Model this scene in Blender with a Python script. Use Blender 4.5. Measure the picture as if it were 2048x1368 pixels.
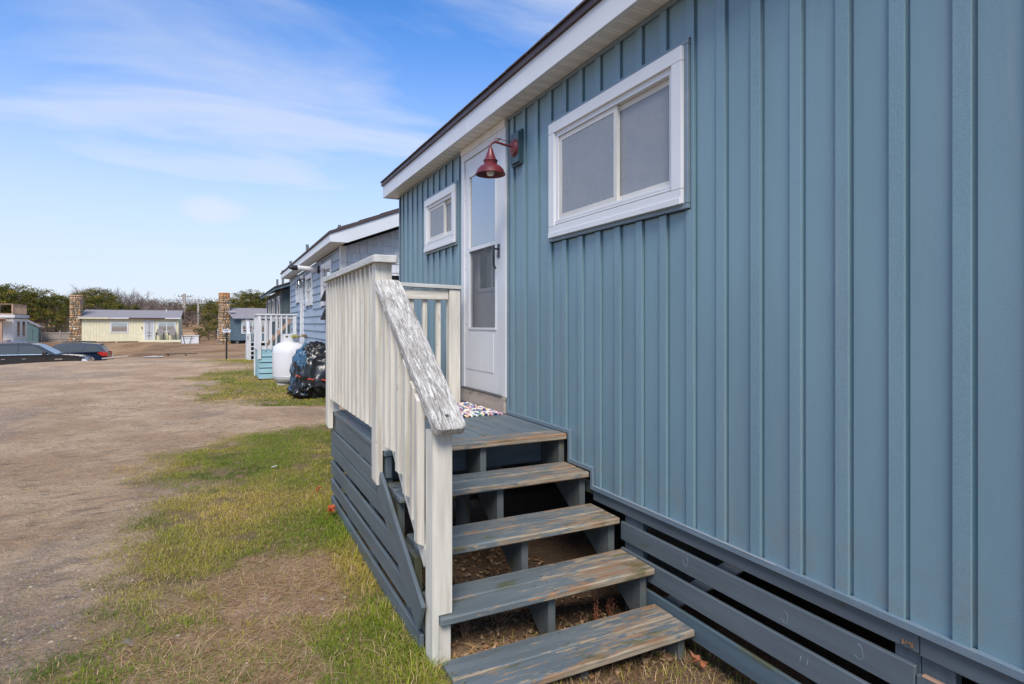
import bpy, bmesh, math, random
import numpy as np
from mathutils import Vector, Matrix, noise as mnoise

R = math.radians
scene = bpy.context.scene
for o in list(bpy.data.objects):
    bpy.data.objects.remove(o)
C = scene.collection
rnd = random.Random(7)

# ------------------------------------------------------------------ camera
TH = math.atan(581/1160.0)               # camera turned right of the wall direction
SN, CS = math.sin(TH), math.cos(TH)
cam_d = bpy.data.cameras.new('camera'); cam = bpy.data.objects.new('camera', cam_d); C.objects.link(cam)
cam.location = (-2.0, 0, 0); cam.rotation_euler = (R(90), 0, -TH)
cam_d.sensor_width = 36; cam_d.lens = 1160/2048*36; cam_d.shift_y = -36/2048
cam_d.clip_start = .05; cam_d.clip_end = 3000
scene.camera = cam

# ------------------------------------------------------------------ world, sun
SUN_EL, SUN_AZ = 48, 206                  # azimuth clockwise from +Y (the wall direction)
w = bpy.data.worlds.new('World'); scene.world = w; w.use_nodes = True
nt = w.node_tree; nt.nodes.clear()
def N(nt, t, **k):
    n = nt.nodes.new(t)
    for a, b in k.items(): setattr(n, a, b)
    return n
def inp(n, **k):
    for a, b in k.items(): n.inputs[a.replace('_', ' ')].default_value = b
out = N(nt, 'ShaderNodeOutputWorld'); bg = N(nt, 'ShaderNodeBackground')
sky = N(nt, 'ShaderNodeTexSky', sky_type='NISHITA', sun_disc=False, sun_elevation=R(SUN_EL), sun_rotation=R(SUN_AZ),
        altitude=0, air_density=1.0, dust_density=0.6, ozone_density=2.2)
tc = N(nt, 'ShaderNodeTexCoord'); sep = N(nt, 'ShaderNodeSeparateXYZ')
nt.links.new(tc.outputs['Generated'], sep.inputs[0])
zc = N(nt, 'ShaderNodeMath', operation='ADD'); nt.links.new(sep.outputs['Z'], zc.inputs[0]); zc.inputs[1].default_value = .13
dv = N(nt, 'ShaderNodeVectorMath', operation='DIVIDE'); cb = N(nt, 'ShaderNodeCombineXYZ')
for i in range(3): nt.links.new(zc.outputs[0], cb.inputs[i])
nt.links.new(tc.outputs['Generated'], dv.inputs[0]); nt.links.new(cb.outputs[0], dv.inputs[1])
mp = N(nt, 'ShaderNodeMapping'); mp.inputs['Rotation'].default_value = (0, 0, R(28)); mp.inputs['Scale'].default_value = (.40, 1.0, 0)
mp.inputs['Location'].default_value = (3.1, 2.35, 0)
nt.links.new(dv.outputs[0], mp.inputs[0])
nz = N(nt, 'ShaderNodeTexNoise'); inp(nz, Scale=1.7, Detail=7, Roughness=.52, Distortion=.5); nt.links.new(mp.outputs[0], nz.inputs['Vector'])
rp = N(nt, 'ShaderNodeMapRange', interpolation_type='SMOOTHSTEP'); nt.links.new(nz.outputs[0], rp.inputs[0])
for i, v_ in ((1, .35), (2, .69), (3, .0), (4, .70)): rp.inputs[i].default_value = v_
hz = N(nt, 'ShaderNodeMapRange', interpolation_type='SMOOTHSTEP'); nt.links.new(sep.outputs['Z'], hz.inputs[0])
for i, v_ in ((1, -.02), (2, .50), (3, .93), (4, 0)): hz.inputs[i].default_value = v_
# one small puffy cloud low over the neighbouring roofs
pd = N(nt, 'ShaderNodeVectorMath', operation='SUBTRACT'); nt.links.new(tc.outputs['Generated'], pd.inputs[0]); pd.inputs[1].default_value = (-.012, .985, .170)
ps = N(nt, 'ShaderNodeVectorMath', operation='MULTIPLY'); nt.links.new(pd.outputs[0], ps.inputs[0]); ps.inputs[1].default_value = (13, 6, 24)
pl_ = N(nt, 'ShaderNodeVectorMath', operation='LENGTH'); nt.links.new(ps.outputs[0], pl_.inputs[0])
pn = N(nt, 'ShaderNodeTexNoise'); inp(pn, Scale=9.0, Detail=6, Roughness=.6); nt.links.new(tc.outputs['Generated'], pn.inputs['Vector'])
pa = N(nt, 'ShaderNodeMath', operation='SUBTRACT'); nt.links.new(pl_.outputs['Value'], pa.inputs[0]); nt.links.new(pn.outputs[0], pa.inputs[1])
pr_ = N(nt, 'ShaderNodeMapRange', interpolation_type='SMOOTHSTEP'); nt.links.new(pa.outputs[0], pr_.inputs[0])
for i, v_ in ((1, .95), (2, -.35), (3, 0), (4, .85)): pr_.inputs[i].default_value = v_
pm = N(nt, 'ShaderNodeMath', operation='MAXIMUM'); nt.links.new(pr_.outputs[0], pm.inputs[0]); nt.links.new(rp.outputs[0], pm.inputs[1])
mxx = N(nt, 'ShaderNodeMath', operation='MAXIMUM'); nt.links.new(pm.outputs[0], mxx.inputs[0]); nt.links.new(hz.outputs[0], mxx.inputs[1])
mx = N(nt, 'ShaderNodeMix', data_type='RGBA'); nt.links.new(mxx.outputs[0], mx.inputs['Factor'])
sat = N(nt, 'ShaderNodeMix', data_type='RGBA', blend_type='MULTIPLY'); sat.inputs['Factor'].default_value = 1
nt.links.new(sky.outputs[0], sat.inputs[6]); sat.inputs[7].default_value = (.36, .70, 1.06, 1)
nt.links.new(sat.outputs[2], mx.inputs[6]); mx.inputs[7].default_value = (3.55, 3.72, 4.1, 1)
nt.links.new(mx.outputs[2], bg.inputs[0]); bg.inputs[1].default_value = .12
nt.links.new(bg.outputs[0], out.inputs[0])
sl = bpy.data.lights.new('sun', 'SUN'); sl.energy = 2.2; sl.angle = R(26); sl.color = (1, .91, .80)
so = bpy.data.objects.new('sun', sl); C.objects.link(so)
sd = Vector((math.sin(R(SUN_AZ))*math.cos(R(SUN_EL)), math.cos(R(SUN_AZ))*math.cos(R(SUN_EL)), math.sin(R(SUN_EL))))
so.rotation_euler = sd.to_track_quat('Z', 'Y').to_euler(); so.location = (0, 0, 30)
vs = scene.view_settings; vs.view_transform = 'Standard'; vs.look = 'None'; vs.gamma = 1; vs.exposure = 0.92
vs.use_curve_mapping = False

# ------------------------------------------------------------------ materials
MATS = {}
def bsdf(name, rough=.6, metal=0.0, spec=.5):
    m = bpy.data.materials.new(name); m.use_nodes = True; t = m.node_tree; b = t.nodes['Principled BSDF']
    b.inputs['Roughness'].default_value = rough; b.inputs['Metallic'].default_value = metal
    b.inputs['Specular IOR Level'].default_value = spec
    MATS[name] = m
    return m, t, b
def L(t, a, b): t.links.new(a, b)
def vecs(t, scale, src='Object', rand=True):
    c = N(t, 'ShaderNodeTexCoord'); m = N(t, 'ShaderNodeMapping'); m.inputs['Scale'].default_value = scale
    if rand:
        oi = N(t, 'ShaderNodeObjectInfo'); ml = N(t, 'ShaderNodeVectorMath', operation='ADD')
        mu = N(t, 'ShaderNodeMath', operation='MULTIPLY'); mu.inputs[1].default_value = 37.0
        L(t, oi.outputs['Random'], mu.inputs[0]); L(t, c.outputs[src], ml.inputs[0]); L(t, mu.outputs[0], ml.inputs[1]); L(t, ml.outputs[0], m.inputs[0])
    else: L(t, c.outputs[src], m.inputs[0])
    return m.outputs[0]
def noi(t, vec, scale, detail=5, rough=.55, dist=0):
    n = N(t, 'ShaderNodeTexNoise'); inp(n, Scale=scale, Detail=detail, Roughness=rough, Distortion=dist); L(t, vec, n.inputs['Vector']); return n.outputs[0]
def rng(t, x, a, b, c=0, d=1, smooth=True):
    n = N(t, 'ShaderNodeMapRange'); n.interpolation_type = 'SMOOTHSTEP' if smooth else 'LINEAR'
    L(t, x, n.inputs[0])
    for i, v_ in enumerate((a, b, c, d)): n.inputs[i+1].default_value = v_
    return n.outputs[0]
def mixc(t, f, a, b, mode='MIX'):
    n = N(t, 'ShaderNodeMix', data_type='RGBA', blend_type=mode)
    for s, v_ in ((0, f), (6, a), (7, b)):
        if isinstance(v_, (int, float)): n.inputs[s].default_value = v_
        elif isinstance(v_, tuple): n.inputs[s].default_value = (*v_, 1)[:4]
        else: L(t, v_, n.inputs[s])
    return n.outputs[2]
def mth(t, op, a, b=0.0):
    n = N(t, 'ShaderNodeMath', operation=op)
    for i, v_ in enumerate((a, b)):
        if isinstance(v_, (int, float)): n.inputs[i].default_value = v_
        else: L(t, v_, n.inputs[i])
    return n.outputs[0]
def bump(t, b, h, strength=.3, dist=.002):
    n = N(t, 'ShaderNodeBump'); n.inputs['Strength'].default_value = strength; n.inputs['Distance'].default_value = dist
    L(t, h, n.inputs['Height']); L(t, n.outputs[0], b.inputs['Normal'])

def plain(name, col, rough=.6, var=.12, scale=6, metal=0.0, spec=.5, bmp=0, rand=True, stretch=(1, 1, 1)):
    m, t, b = bsdf(name, rough, metal, spec)
    v = vecs(t, stretch, rand=rand); n = noi(t, v, scale, 6, .6)
    lo = tuple(c*(1-var) for c in col); hi = tuple(min(1, c*(1+var)) for c in col)
    L(t, mixc(t, rng(t, n, .3, .7), lo, hi), b.inputs['Base Color'])
    if bmp: bump(t, b, noi(t, v, scale*14, 3), bmp, .002)
    return m
def painted(name, paint, bare, amount=.5, rough=.62, dark=(.10, .08, .06), grain=1.0, grad=0.0, moss=0.0, orange=0.0, spec=.35, speck=0.0, dirt=0.0, fs=1.0, edge=0.0, knots=0.0):
    """board along local X: paint worn through to bare wood in streaks along the grain"""
    m, t, b = bsdf(name, rough, 0, spec)
    v = vecs(t, (1, 1, 1)); vg = vecs(t, (1.3, 13, 13)); vg2 = vecs(t, (5, 110, 110)); vm = vecs(t, (3.6*fs, 24*fs, 24*fs))
    base = mixc(t, rng(t, noi(t, vg, 1.6, 5), .3, .7), tuple(c*.84 for c in paint), tuple(c*1.1 for c in paint))
    base = mixc(t, rng(t, noi(t, v, 2.1, 5), .35, .75, 0, .22), base, tuple(c*.62 for c in paint))
    wood = mixc(t, rng(t, noi(t, vg2, 1.0, 4), .3, .7), bare, tuple(c*.5 for c in bare))
    if orange: wood = mixc(t, rng(t, noi(t, vg, 2.3, 4), .45, .62, 0, orange), wood, (.26, .105, .035))
    n1 = noi(t, vm, 1.4, 9, .70, .5); n2 = noi(t, v, 1.4, 3)
    s = mth(t, 'ADD', mth(t, 'MULTIPLY', n1, .72), mth(t, 'MULTIPLY', n2, .32))
    if grad:
        c = N(t, 'ShaderNodeTexCoord'); sx = N(t, 'ShaderNodeSeparateXYZ'); L(t, c.outputs['Object'], sx.inputs[0])
        s = mth(t, 'ADD', s, mth(t, 'MULTIPLY', rng(t, sx.outputs[0], -.5, .6, -.02, 1), grad))
    if edge:
        ce = N(t, 'ShaderNodeTexCoord'); se = N(t, 'ShaderNodeSeparateXYZ'); L(t, ce.outputs['Object'], se.inputs[0])
        s = mth(t, 'ADD', s, mth(t, 'MULTIPLY', rng(t, mth(t, 'ABSOLUTE', se.outputs[1]), .050, .071), edge))
    th = .72 - amount*.26
    mask = rng(t, s, th, th+.018)
    edge = mth(t, 'MULTIPLY', rng(t, s, th-.012, th), mth(t, 'SUBTRACT', 1.0, mask))
    col = mixc(t, mask, base, wood)
    col = mixc(t, mth(t, 'MULTIPLY', edge, .45), col, tuple(min(.85, c*1.7) for c in paint))
    if knots:
        kn = rng(t, noi(t, vecs(t, (11, 19, 19)), 1.0, 2, .5), .71, .75); col = mixc(t, mth(t, 'MULTIPLY', kn, knots), col, (.045, .04, .035))
    if dirt:
        dn = rng(t, noi(t, vecs(t, (.9, 26, 26)), 1.0, 6, .65, .3), .50, .68)
        col = mixc(t, mth(t, 'MULTIPLY', dn, dirt), col, (.30, .24, .17))
        kn = rng(t, noi(t, vecs(t, (16, 24, 24)), 1.0, 2, .5), .74, .78); col = mixc(t, mth(t, 'MULTIPLY', kn, .5), col, (.20, .13, .08))
    if speck:
        f_ = mth(t, 'ADD', noi(t, vecs(t, (22, 260, 260)), 1.0, 4, .7), mth(t, 'MULTIPLY', noi(t, vecs(t, (3, 9, 9)), 1.5, 3), .35))
        col = mixc(t, mth(t, 'MULTIPLY', rng(t, f_, .66, .72), speck), col, tuple(c*.97 for c in paint))
        col = mixc(t, mth(t, 'MULTIPLY', rng(t, f_, .50, .44), speck*.5), col, tuple(c*.35 for c in bare))
    # cracks, knots
    cr = rng(t, noi(t, vecs(t, (1.1, 60, 60)), 1.4, 6, .7, .5), .68, .73)
    col = mixc(t, mth(t, 'MULTIPLY', cr, .75*grain), col, dark)
    if moss:
        col = mixc(t, rng(t, noi(t, vecs(t, (2.2, 7, 7)), 1.7, 6, .6), .62-moss*.12, .74-moss*.1, 0, .75), col, (.085, .085, .03))
    L(t, col, b.inputs['Base Color'])
    L(t, rng(t, mask, 0, 1, rough, min(1, rough+.22)), b.inputs['Roughness'])
    h = mth(t, 'SUBTRACT', mth(t, 'MULTIPLY', noi(t, vg2, 1.0, 3), .35), mth(t, 'ADD', mth(t, 'MULTIPLY', mask, .5), mth(t, 'MULTIPLY', cr, .8)))
    bump(t, b, h, .55, .0018)
    return m
def glassy(name, tint, rough=.04, trans=.0, spec=.5):
    m, t, b = bsdf(name, rough, 0, spec)
    b.inputs['Base Color'].default_value = (*tint, 1); b.inputs['Transmission Weight'].default_value = trans
    b.inputs['IOR'].default_value = 1.45
    return m
def thin_glass(name, clear=.8, tint=(.9, .95, .95)):
    m = bpy.data.materials.new(name); m.use_nodes = True; t = m.node_tree; t.nodes.clear(); MATS[name] = m
    o = N(t, 'ShaderNodeOutputMaterial'); tr = N(t, 'ShaderNodeBsdfTransparent'); gl = N(t, 'ShaderNodeBsdfGlossy'); ms = N(t, 'ShaderNodeMixShader')
    tr.inputs[0].default_value = (*tint, 1); gl.inputs['Roughness'].default_value = .02
    f = N(t, 'ShaderNodeFresnel'); f.inputs[0].default_value = 1.5
    x = mth(t, 'ADD', mth(t, 'MULTIPLY', f.outputs[0], 1.9), 1-clear)
    L(t, x, ms.inputs[0]); L(t, tr.outputs[0], ms.inputs[1]); L(t, gl.outputs[0], ms.inputs[2]); L(t, ms.outputs[0], o.inputs[0])
    return m

# steel siding: fine orange-peel emboss, drizzle specks
def steel(name, col, rough=.42, scale=1.0):
    m, t, b = bsdf(name, rough, 0, .62)
    v = vecs(t, (1, 1, 1), 'Object', False); vz = vecs(t, (1, 1, .25), 'Object', False)
    a = mixc(t, rng(t, noi(t, vz, 3.2, 5), .3, .7), tuple(c*.92 for c in col), tuple(c*1.07 for c in col))
    a = mixc(t, rng(t, noi(t, v, 330, 2, .6), .40, .62, 0, .42), a, tuple(c*1.5 for c in col))
    spk = rng(t, noi(t, vecs(t, (1, 1, .6), 'Object', False), 85, 2, .5), .765, .80)
    a = mixc(t, mth(t, 'MULTIPLY', spk, .6), a, tuple(c*.45 for c in col))
    a = mixc(t, mth(t, 'MULTIPLY', rng(t, noi(t, vecs(t, (9, 9, .5), 'Object', False), 1.3, 6, .65), .50, .78), .26), a, (.30, .32, .32))
    co_ = N(t, 'ShaderNodeTexCoord'); sz_ = N(t, 'ShaderNodeSeparateXYZ'); L(t, co_.outputs['Object'], sz_.inputs[0])
    mud = mth(t, 'MULTIPLY', rng(t, noi(t, v, 9, 6, .7), .45, .70), rng(t, sz_.outputs[2], -.95, -.60, .40, 0))
    a = mixc(t, mud, a, (.21, .19, .16))
    L(t, a, b.inputs['Base Color']); b.inputs['Coat Weight'].default_value = .12; b.inputs['Coat Roughness'].default_value = .3
    L(t, rng(t, noi(t, vz, 5, 4), .3, .7, rough-.05, rough+.08), b.inputs['Roughness'])
    bh = mth(t, 'ADD', mth(t, 'MULTIPLY', noi(t, v, 260, 3, .6), .10), mth(t, 'MULTIPLY', noi(t, vecs(t, (2.2, 2.2, .55), 'Object', False), 2.2, 2), 1.0))
    bump(t, b, bh, .30, .012)
    return m
steel('steel_siding', (.148, .240, .283))
steel('steel_trim', (.135, .185, .225), .35)
painted('deck_paint', (.120, .152, .170), (.34, .27, .19), .44, .5, grad=.06, moss=.35, orange=.4, fs=1.3, edge=.04, knots=.6)
painted('tread_paint', (.125, .150, .162), (.34, .285, .21), .44, .55, grad=.13, moss=.6, orange=.55, fs=1.5, edge=.06, knots=.7)
painted('stringer_paint', (.088, .102, .104), (.15, .13, .08), .42, .7, moss=.9)
painted('skirt_paint', (.108, .134, .152), (.28, .25, .20), .10, .5, moss=.1)
painted('skirt_worn', (.085, .125, .150), (.23, .20, .15), .38, .6, moss=.9)
painted('rail_paint', (.64, .61, .535), (.36, .29, .20), .24, .55, dark=(.22, .17, .11), moss=.0, grain=.8, dirt=.6)
painted('rail_worn', (.62, .60, .56), (.36, .335, .30), .98, .7, dark=(.06, .05, .045), speck=.62, fs=2.2)
painted('rail_cap', (.56, .56, .53), (.30, .28, .25), .50, .65, speck=.4)
painted('sill_wood', (.42, .36, .31), (.30, .24, .18), .5, .7, moss=.5)
painted('light_blue_paint', (.30, .50, .56), (.30, .30, .28), .12, .55)
painted('far_white_paint', (.60, .61, .62), (.5, .48, .45), .08, .55)
painted('raw_wood', (.40, .25, .17), (.36, .26, .18), .4, .7)
painted('grey_wood', (.30, .265, .235), (.24, .2, .17), .4, .8)
plain('white_vinyl', (.64, .65, .66), .38, .03, 3, bmp=.05)
plain('white_fascia', (.62, .64, .66), .35, .04, 2)
plain('dirty_white', (.66, .645, .60), .5, .10, 4)
plain('sash_beige', (.58, .56, .52), .45, .05, 5)
plain('brown_edge', (.065, .040, .042), .45, .2, 8)
plain('asphalt_shingle', (.075, .055, .050), .9, .35, 60, bmp=.4)
plain('grey_shingle_roof', (.235, .215, .22), .9, .3, 25, bmp=.3)
plain('black_plastic', (.012, .012, .014), .35, .2)
plain('black_iron', (.018, .017, .018), .45, .2)
plain('dark_void', (.02, .02, .02), .9)  # near-black that stands in for shade inside hollows and gaps
plain('interior', (.16, .15, .14), .8)
plain('door_grey', (.42, .42, .43), .5, .06)
plain('curtain', (.80, .82, .84), .9, .12, 3, stretch=(1, 22, .4), rand=False)
plain('curtain_white', (.62, .62, .60), .9, .12, 3, stretch=(22, 22, .4), rand=False)
plain('lamp_red', (.125, .018, .024), .38, .15, 9)
plain('lamp_block', (.035, .075, .085), .4, .1, 9)
plain('bulb', (.75, .72, .62), .1, .02)
plain('foundation', (.12, .12, .115), .9, .2)
plain('chalk', (.26, .31, .35), .9, .2, 40)
plain('bolt', (.12, .11, .10), .5, .2, metal=.6)
plain('blue_shingle', (.31, .385, .475), .6, .09, 1.2, bmp=.12, stretch=(3, 3, .6))
plain('lit_gable_shingle', (.66, .68, .70), .65, .10, 2.5, bmp=.15, stretch=(9, 9, 1))  # paler copy for the gable, missing light on that face put into the colour
plain('dark_board', (.060, .085, .092), .75, .25, 2, stretch=(7, 7, .5))
plain('far_blue_board', (.085, .135, .17), .75, .2, 2, stretch=(3, 3, .4))
plain('cream_board', (.66, .61, .42), .65, .07, 1.5, stretch=(2, 2, .3))
plain('cream_groove', (.48, .44, .30), .7, .07)
plain('stucco', (.68, .67, .62), .7, .06)
plain('cedar', (.42, .28, .18), .7, .2, 5)
plain('teal_shed', (.085, .145, .15), .7, .1)
plain('tank_white', (.64, .64, .65), .28, .03, 2)
plain('concrete', (.42, .41, .38), .85, .15, 12)
plain('yellow_tape', (.30, .28, .05), .5, .2, 30)
plain('copper', (.22, .16, .08), .5, .3, 12)
plain('orange_strap', (.62, .09, .045), .5, .15)
plain('car_black', (.013, .016, .021), .12, .05, spec=.8)
plain('car_blue', (.012, .021, .042), .14, .05, spec=.8)
plain('chrome', (.68, .70, .72), .15, .02, metal=1.0)
plain('tyre', (.016, .016, .016), .8, .2)
plain('wheel_rim', (.35, .36, .37), .3, .1, metal=.8)
plain('tail_red', (.40, .025, .02), .2, .1)
plain('head_lamp', (.62, .66, .70), .1, .05)
plain('sign_white', (.66, .71, .76), .4, .03)
plain('sign_ink', (.03, .05, .09), .5)
plain('sling_grey', (.22, .20, .19), .8, .1)
plain('brown_leaf', (.26, .085, .035), .6, .3, 30)
plain('red_leaf', (.36, .07, .02), .6, .3, 30)
plain('dead_stem', (.27, .16, .09), .8, .3, 20)
plain('pipe_metal', (.13, .15, .15), .5, .2)
plain('bark', (.10, .075, .058), .9, .3, 8, bmp=.4)
plain('pole_wood', (.37, .33, .29), .85, .15, 6)
plain('twig', (.185, .135, .115), .9, .3, 3)
glassy('car_glass', (.05, .06, .06), .03, spec=.9)
glassy('dark_pane', (.02, .025, .028), .03, spec=.8)
thin_glass('clear_pane', .64)
thin_glass('far_pane', .62)
def screen_mat(nm, col, lo, hi):
    m = bpy.data.materials.new(nm); m.use_nodes = True; t = m.node_tree; t.nodes.clear(); MATS[nm] = m
    o = N(t, 'ShaderNodeOutputMaterial'); tr = N(t, 'ShaderNodeBsdfTransparent'); df = N(t, 'ShaderNodeBsdfPrincipled'); ms = N(t, 'ShaderNodeMixShader')
    df.inputs['Base Color'].default_value = (*col, 1); df.inputs['Roughness'].default_value = .5
    v = vecs(t, (1, 1, 1), 'Object', False)
    L(t, rng(t, noi(t, v, 3.5, 2), .3, .7, lo, hi), ms.inputs[0]); L(t, tr.outputs[0], ms.inputs[1]); L(t, df.outputs[0], ms.inputs[2]); L(t, ms.outputs[0], o.inputs[0])
screen_mat('screen_pane', (.24, .25, .255), .22, .30); screen_mat('window_screen', (.40, .43, .46), .38, .50)
def soffit_mat():
    m, t, b = bsdf('soffit_vinyl', .5)
    c = N(t, 'ShaderNodeTexCoord'); s = N(t, 'ShaderNodeSeparateXYZ'); L(t, c.outputs['Object'], s.inputs[0])
    a1 = mth(t, 'ADD', mth(t, 'MULTIPLY', s.outputs[0], 95), mth(t, 'MULTIPLY', s.outputs[1], 95)); a2 = mth(t, 'SUBTRACT', mth(t, 'MULTIPLY', s.outputs[0], 95), mth(t, 'MULTIPLY', s.outputs[1], 95))
    d = mth(t, 'ADD', mth(t, 'POWER', mth(t, 'SUBTRACT', mth(t, 'FRACT', a1), .5), 2), mth(t, 'POWER', mth(t, 'SUBTRACT', mth(t, 'FRACT', a2), .5), 2))
    hole = rng(t, d, .05, .075, 1, 0)
    ax = mth(t, 'ABSOLUTE', s.outputs[0]); ay = mth(t, 'ABSOLUTE', s.outputs[1])
    hole = mth(t, 'MULTIPLY', hole, mth(t, 'MULTIPLY', mth(t, 'LESS_THAN', ax, .062), mth(t, 'LESS_THAN', ay, .036)))
    L(t, mixc(t, hole, (.80, .77, .70), (.12, .11, .10)), b.inputs['Base Color'])
soffit_mat()
def attr_mat(name, attr, rough=.8, spec=.3, trans=0.0):
    m, t, b = bsdf(name, rough, 0, spec)
    a = N(t, 'ShaderNodeAttribute', attribute_name=attr); L(t, a.outputs['Color'], b.inputs['Base Color'])
    if trans:
        m.node_tree.nodes.remove(b); o = [n for n in t.nodes if n.type == 'OUTPUT_MATERIAL'][0]
        d = N(t, 'ShaderNodeBsdfDiffuse'); tl = N(t, 'ShaderNodeBsdfTranslucent'); ms = N(t, 'ShaderNodeMixShader'); ms.inputs[0].default_value = trans
        L(t, a.outputs['Color'], d.inputs[0]); L(t, a.outputs['Color'], tl.inputs[0]); L(t, d.outputs[0], ms.inputs[1]); L(t, tl.outputs[0], ms.inputs[2]); L(t, ms.outputs[0], o.inputs[0])
    return m
attr_mat('grass_blade', 'col', trans=.3); attr_mat('stone_bits', 'col', .85); attr_mat('rug_cloth', 'col', .95, .1); attr_mat('needle', 'col', trans=.15)
attr_mat('field_stone', 'col', .85)
def tarp_mat():
    m, t, b = bsdf('tarp_plastic', .27, 0, .6)
    v = vecs(t, (1, 1, 1), 'Object', False)
    sx = N(t, 'ShaderNodeSeparateXYZ'); L(t, v, sx.inputs[0])
    q = mth(t, 'SUBTRACT', mth(t, 'MULTIPLY', sx.outputs[2], .35), mth(t, 'MULTIPLY', sx.outputs[0], .75))
    k = rng(t, mth(t, 'ADD', noi(t, v, 2.4, 3), q), .80, .82); L(t, mixc(t, k, (.012, .013, .015), (.045, .115, .20)), b.inputs['Base Color'])
    bump(t, b, noi(t, v, 10, 3, .55, .8), .35, .02)
tarp_mat()
def ground_mat():
    m, t, b = bsdf('earth', .95, 0, .15)
    c = N(t, 'ShaderNodeTexCoord'); v = c.outputs['Object']
    def at(n): a = N(t, 'ShaderNodeAttribute', attribute_name=n); return a.outputs['Fac']
    n1 = noi(t, v, .9, 7, .6); n2 = noi(t, v, 7, 6, .65); n3 = noi(t, v, 55, 5, .7); n4 = noi(t, v, 260, 3, .7)
    dirt = mixc(t, rng(t, n1, .35, .68), (.45, .295, .178), (.63, .45, .29))
    dirt = mixc(t, rng(t, noi(t, vecs(t, (1, 2.6, 1), 'Object', False), 3.2, 7, .68), .50, .66, 0, .62), dirt, (.20, .145, .105))
    dirt = mixc(t, rng(t, n2, .50, .75, 0, .5), dirt, (.24, .165, .115))
    dirt = mixc(t, rng(t, n3, .52, .70, 0, .7), dirt, (.46, .37, .27))
    dirt = mixc(t, rng(t, noi(t, v, 130, 4, .7), .60, .68, 0, .7), dirt, (.11, .085, .07))
    dirt = mixc(t, rng(t, noi(t, v, 24, 5, .7), .56, .66, 0, .65), dirt, (.15, .10, .07))
    dirt = mixc(t, rng(t, n3, .30, .42, .5, 0), dirt, (.13, .095, .07))
    vo = N(t, 'ShaderNodeTexVoronoi'); inp(vo, Scale=85.0); L(t, v, vo.inputs['Vector'])
    hs = N(t, 'ShaderNodeSeparateColor'); L(t, vo.outputs['Color'], hs.inputs[0])
    grav = mixc(t, rng(t, hs.outputs[0], .1, .9), (.14, .125, .12), (.42, .36, .29))
    grav = mixc(t, rng(t, vo.outputs['Distance'], .35, .75, 0, .8), grav, (.20, .155, .12))
    col = mixc(t, mth(t, 'MULTIPLY', at('gravel'), rng(t, mth(t, 'ADD', n2, mth(t, 'MULTIPLY', hs.outputs[1], .25)), .45, .62)), dirt, grav)
    gr = mixc(t, rng(t, n2, .3, .7), (.14, .125, .040), (.32, .22, .10))
    gr = mixc(t, rng(t, n3, .35, .7, 0, .8), gr, (.16, .12, .06))
    col = mixc(t, at('grass'), col, gr)
    st = mixc(t, rng(t, n3, .3, .7), (.34, .205, .125), (.56, .375, .25))
    col = mixc(t, at('straw'), col, st)
    bw = mixc(t, rng(t, noi(t, v, .35, 8, .65), .35, .65), (.20, .115, .058), (.37, .24, .135))
    bw = mixc(t, rng(t, n2, .4, .7, 0, .5), bw, (.15, .095, .055))
    col = mixc(t, at('brown'), col, bw)
    col = mixc(t, at('dark_earth'), col, (.095, .062, .040))  # darker brown earth towards the cottage side
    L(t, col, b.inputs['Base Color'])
    h = mth(t, 'ADD', mth(t, 'MULTIPLY', n3, .8), mth(t, 'ADD', mth(t, 'MULTIPLY', n2, 1.8), mth(t, 'MULTIPLY', n4, .35)))
    bump(t, b, h, 1.0, .032)
ground_mat()

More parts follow.
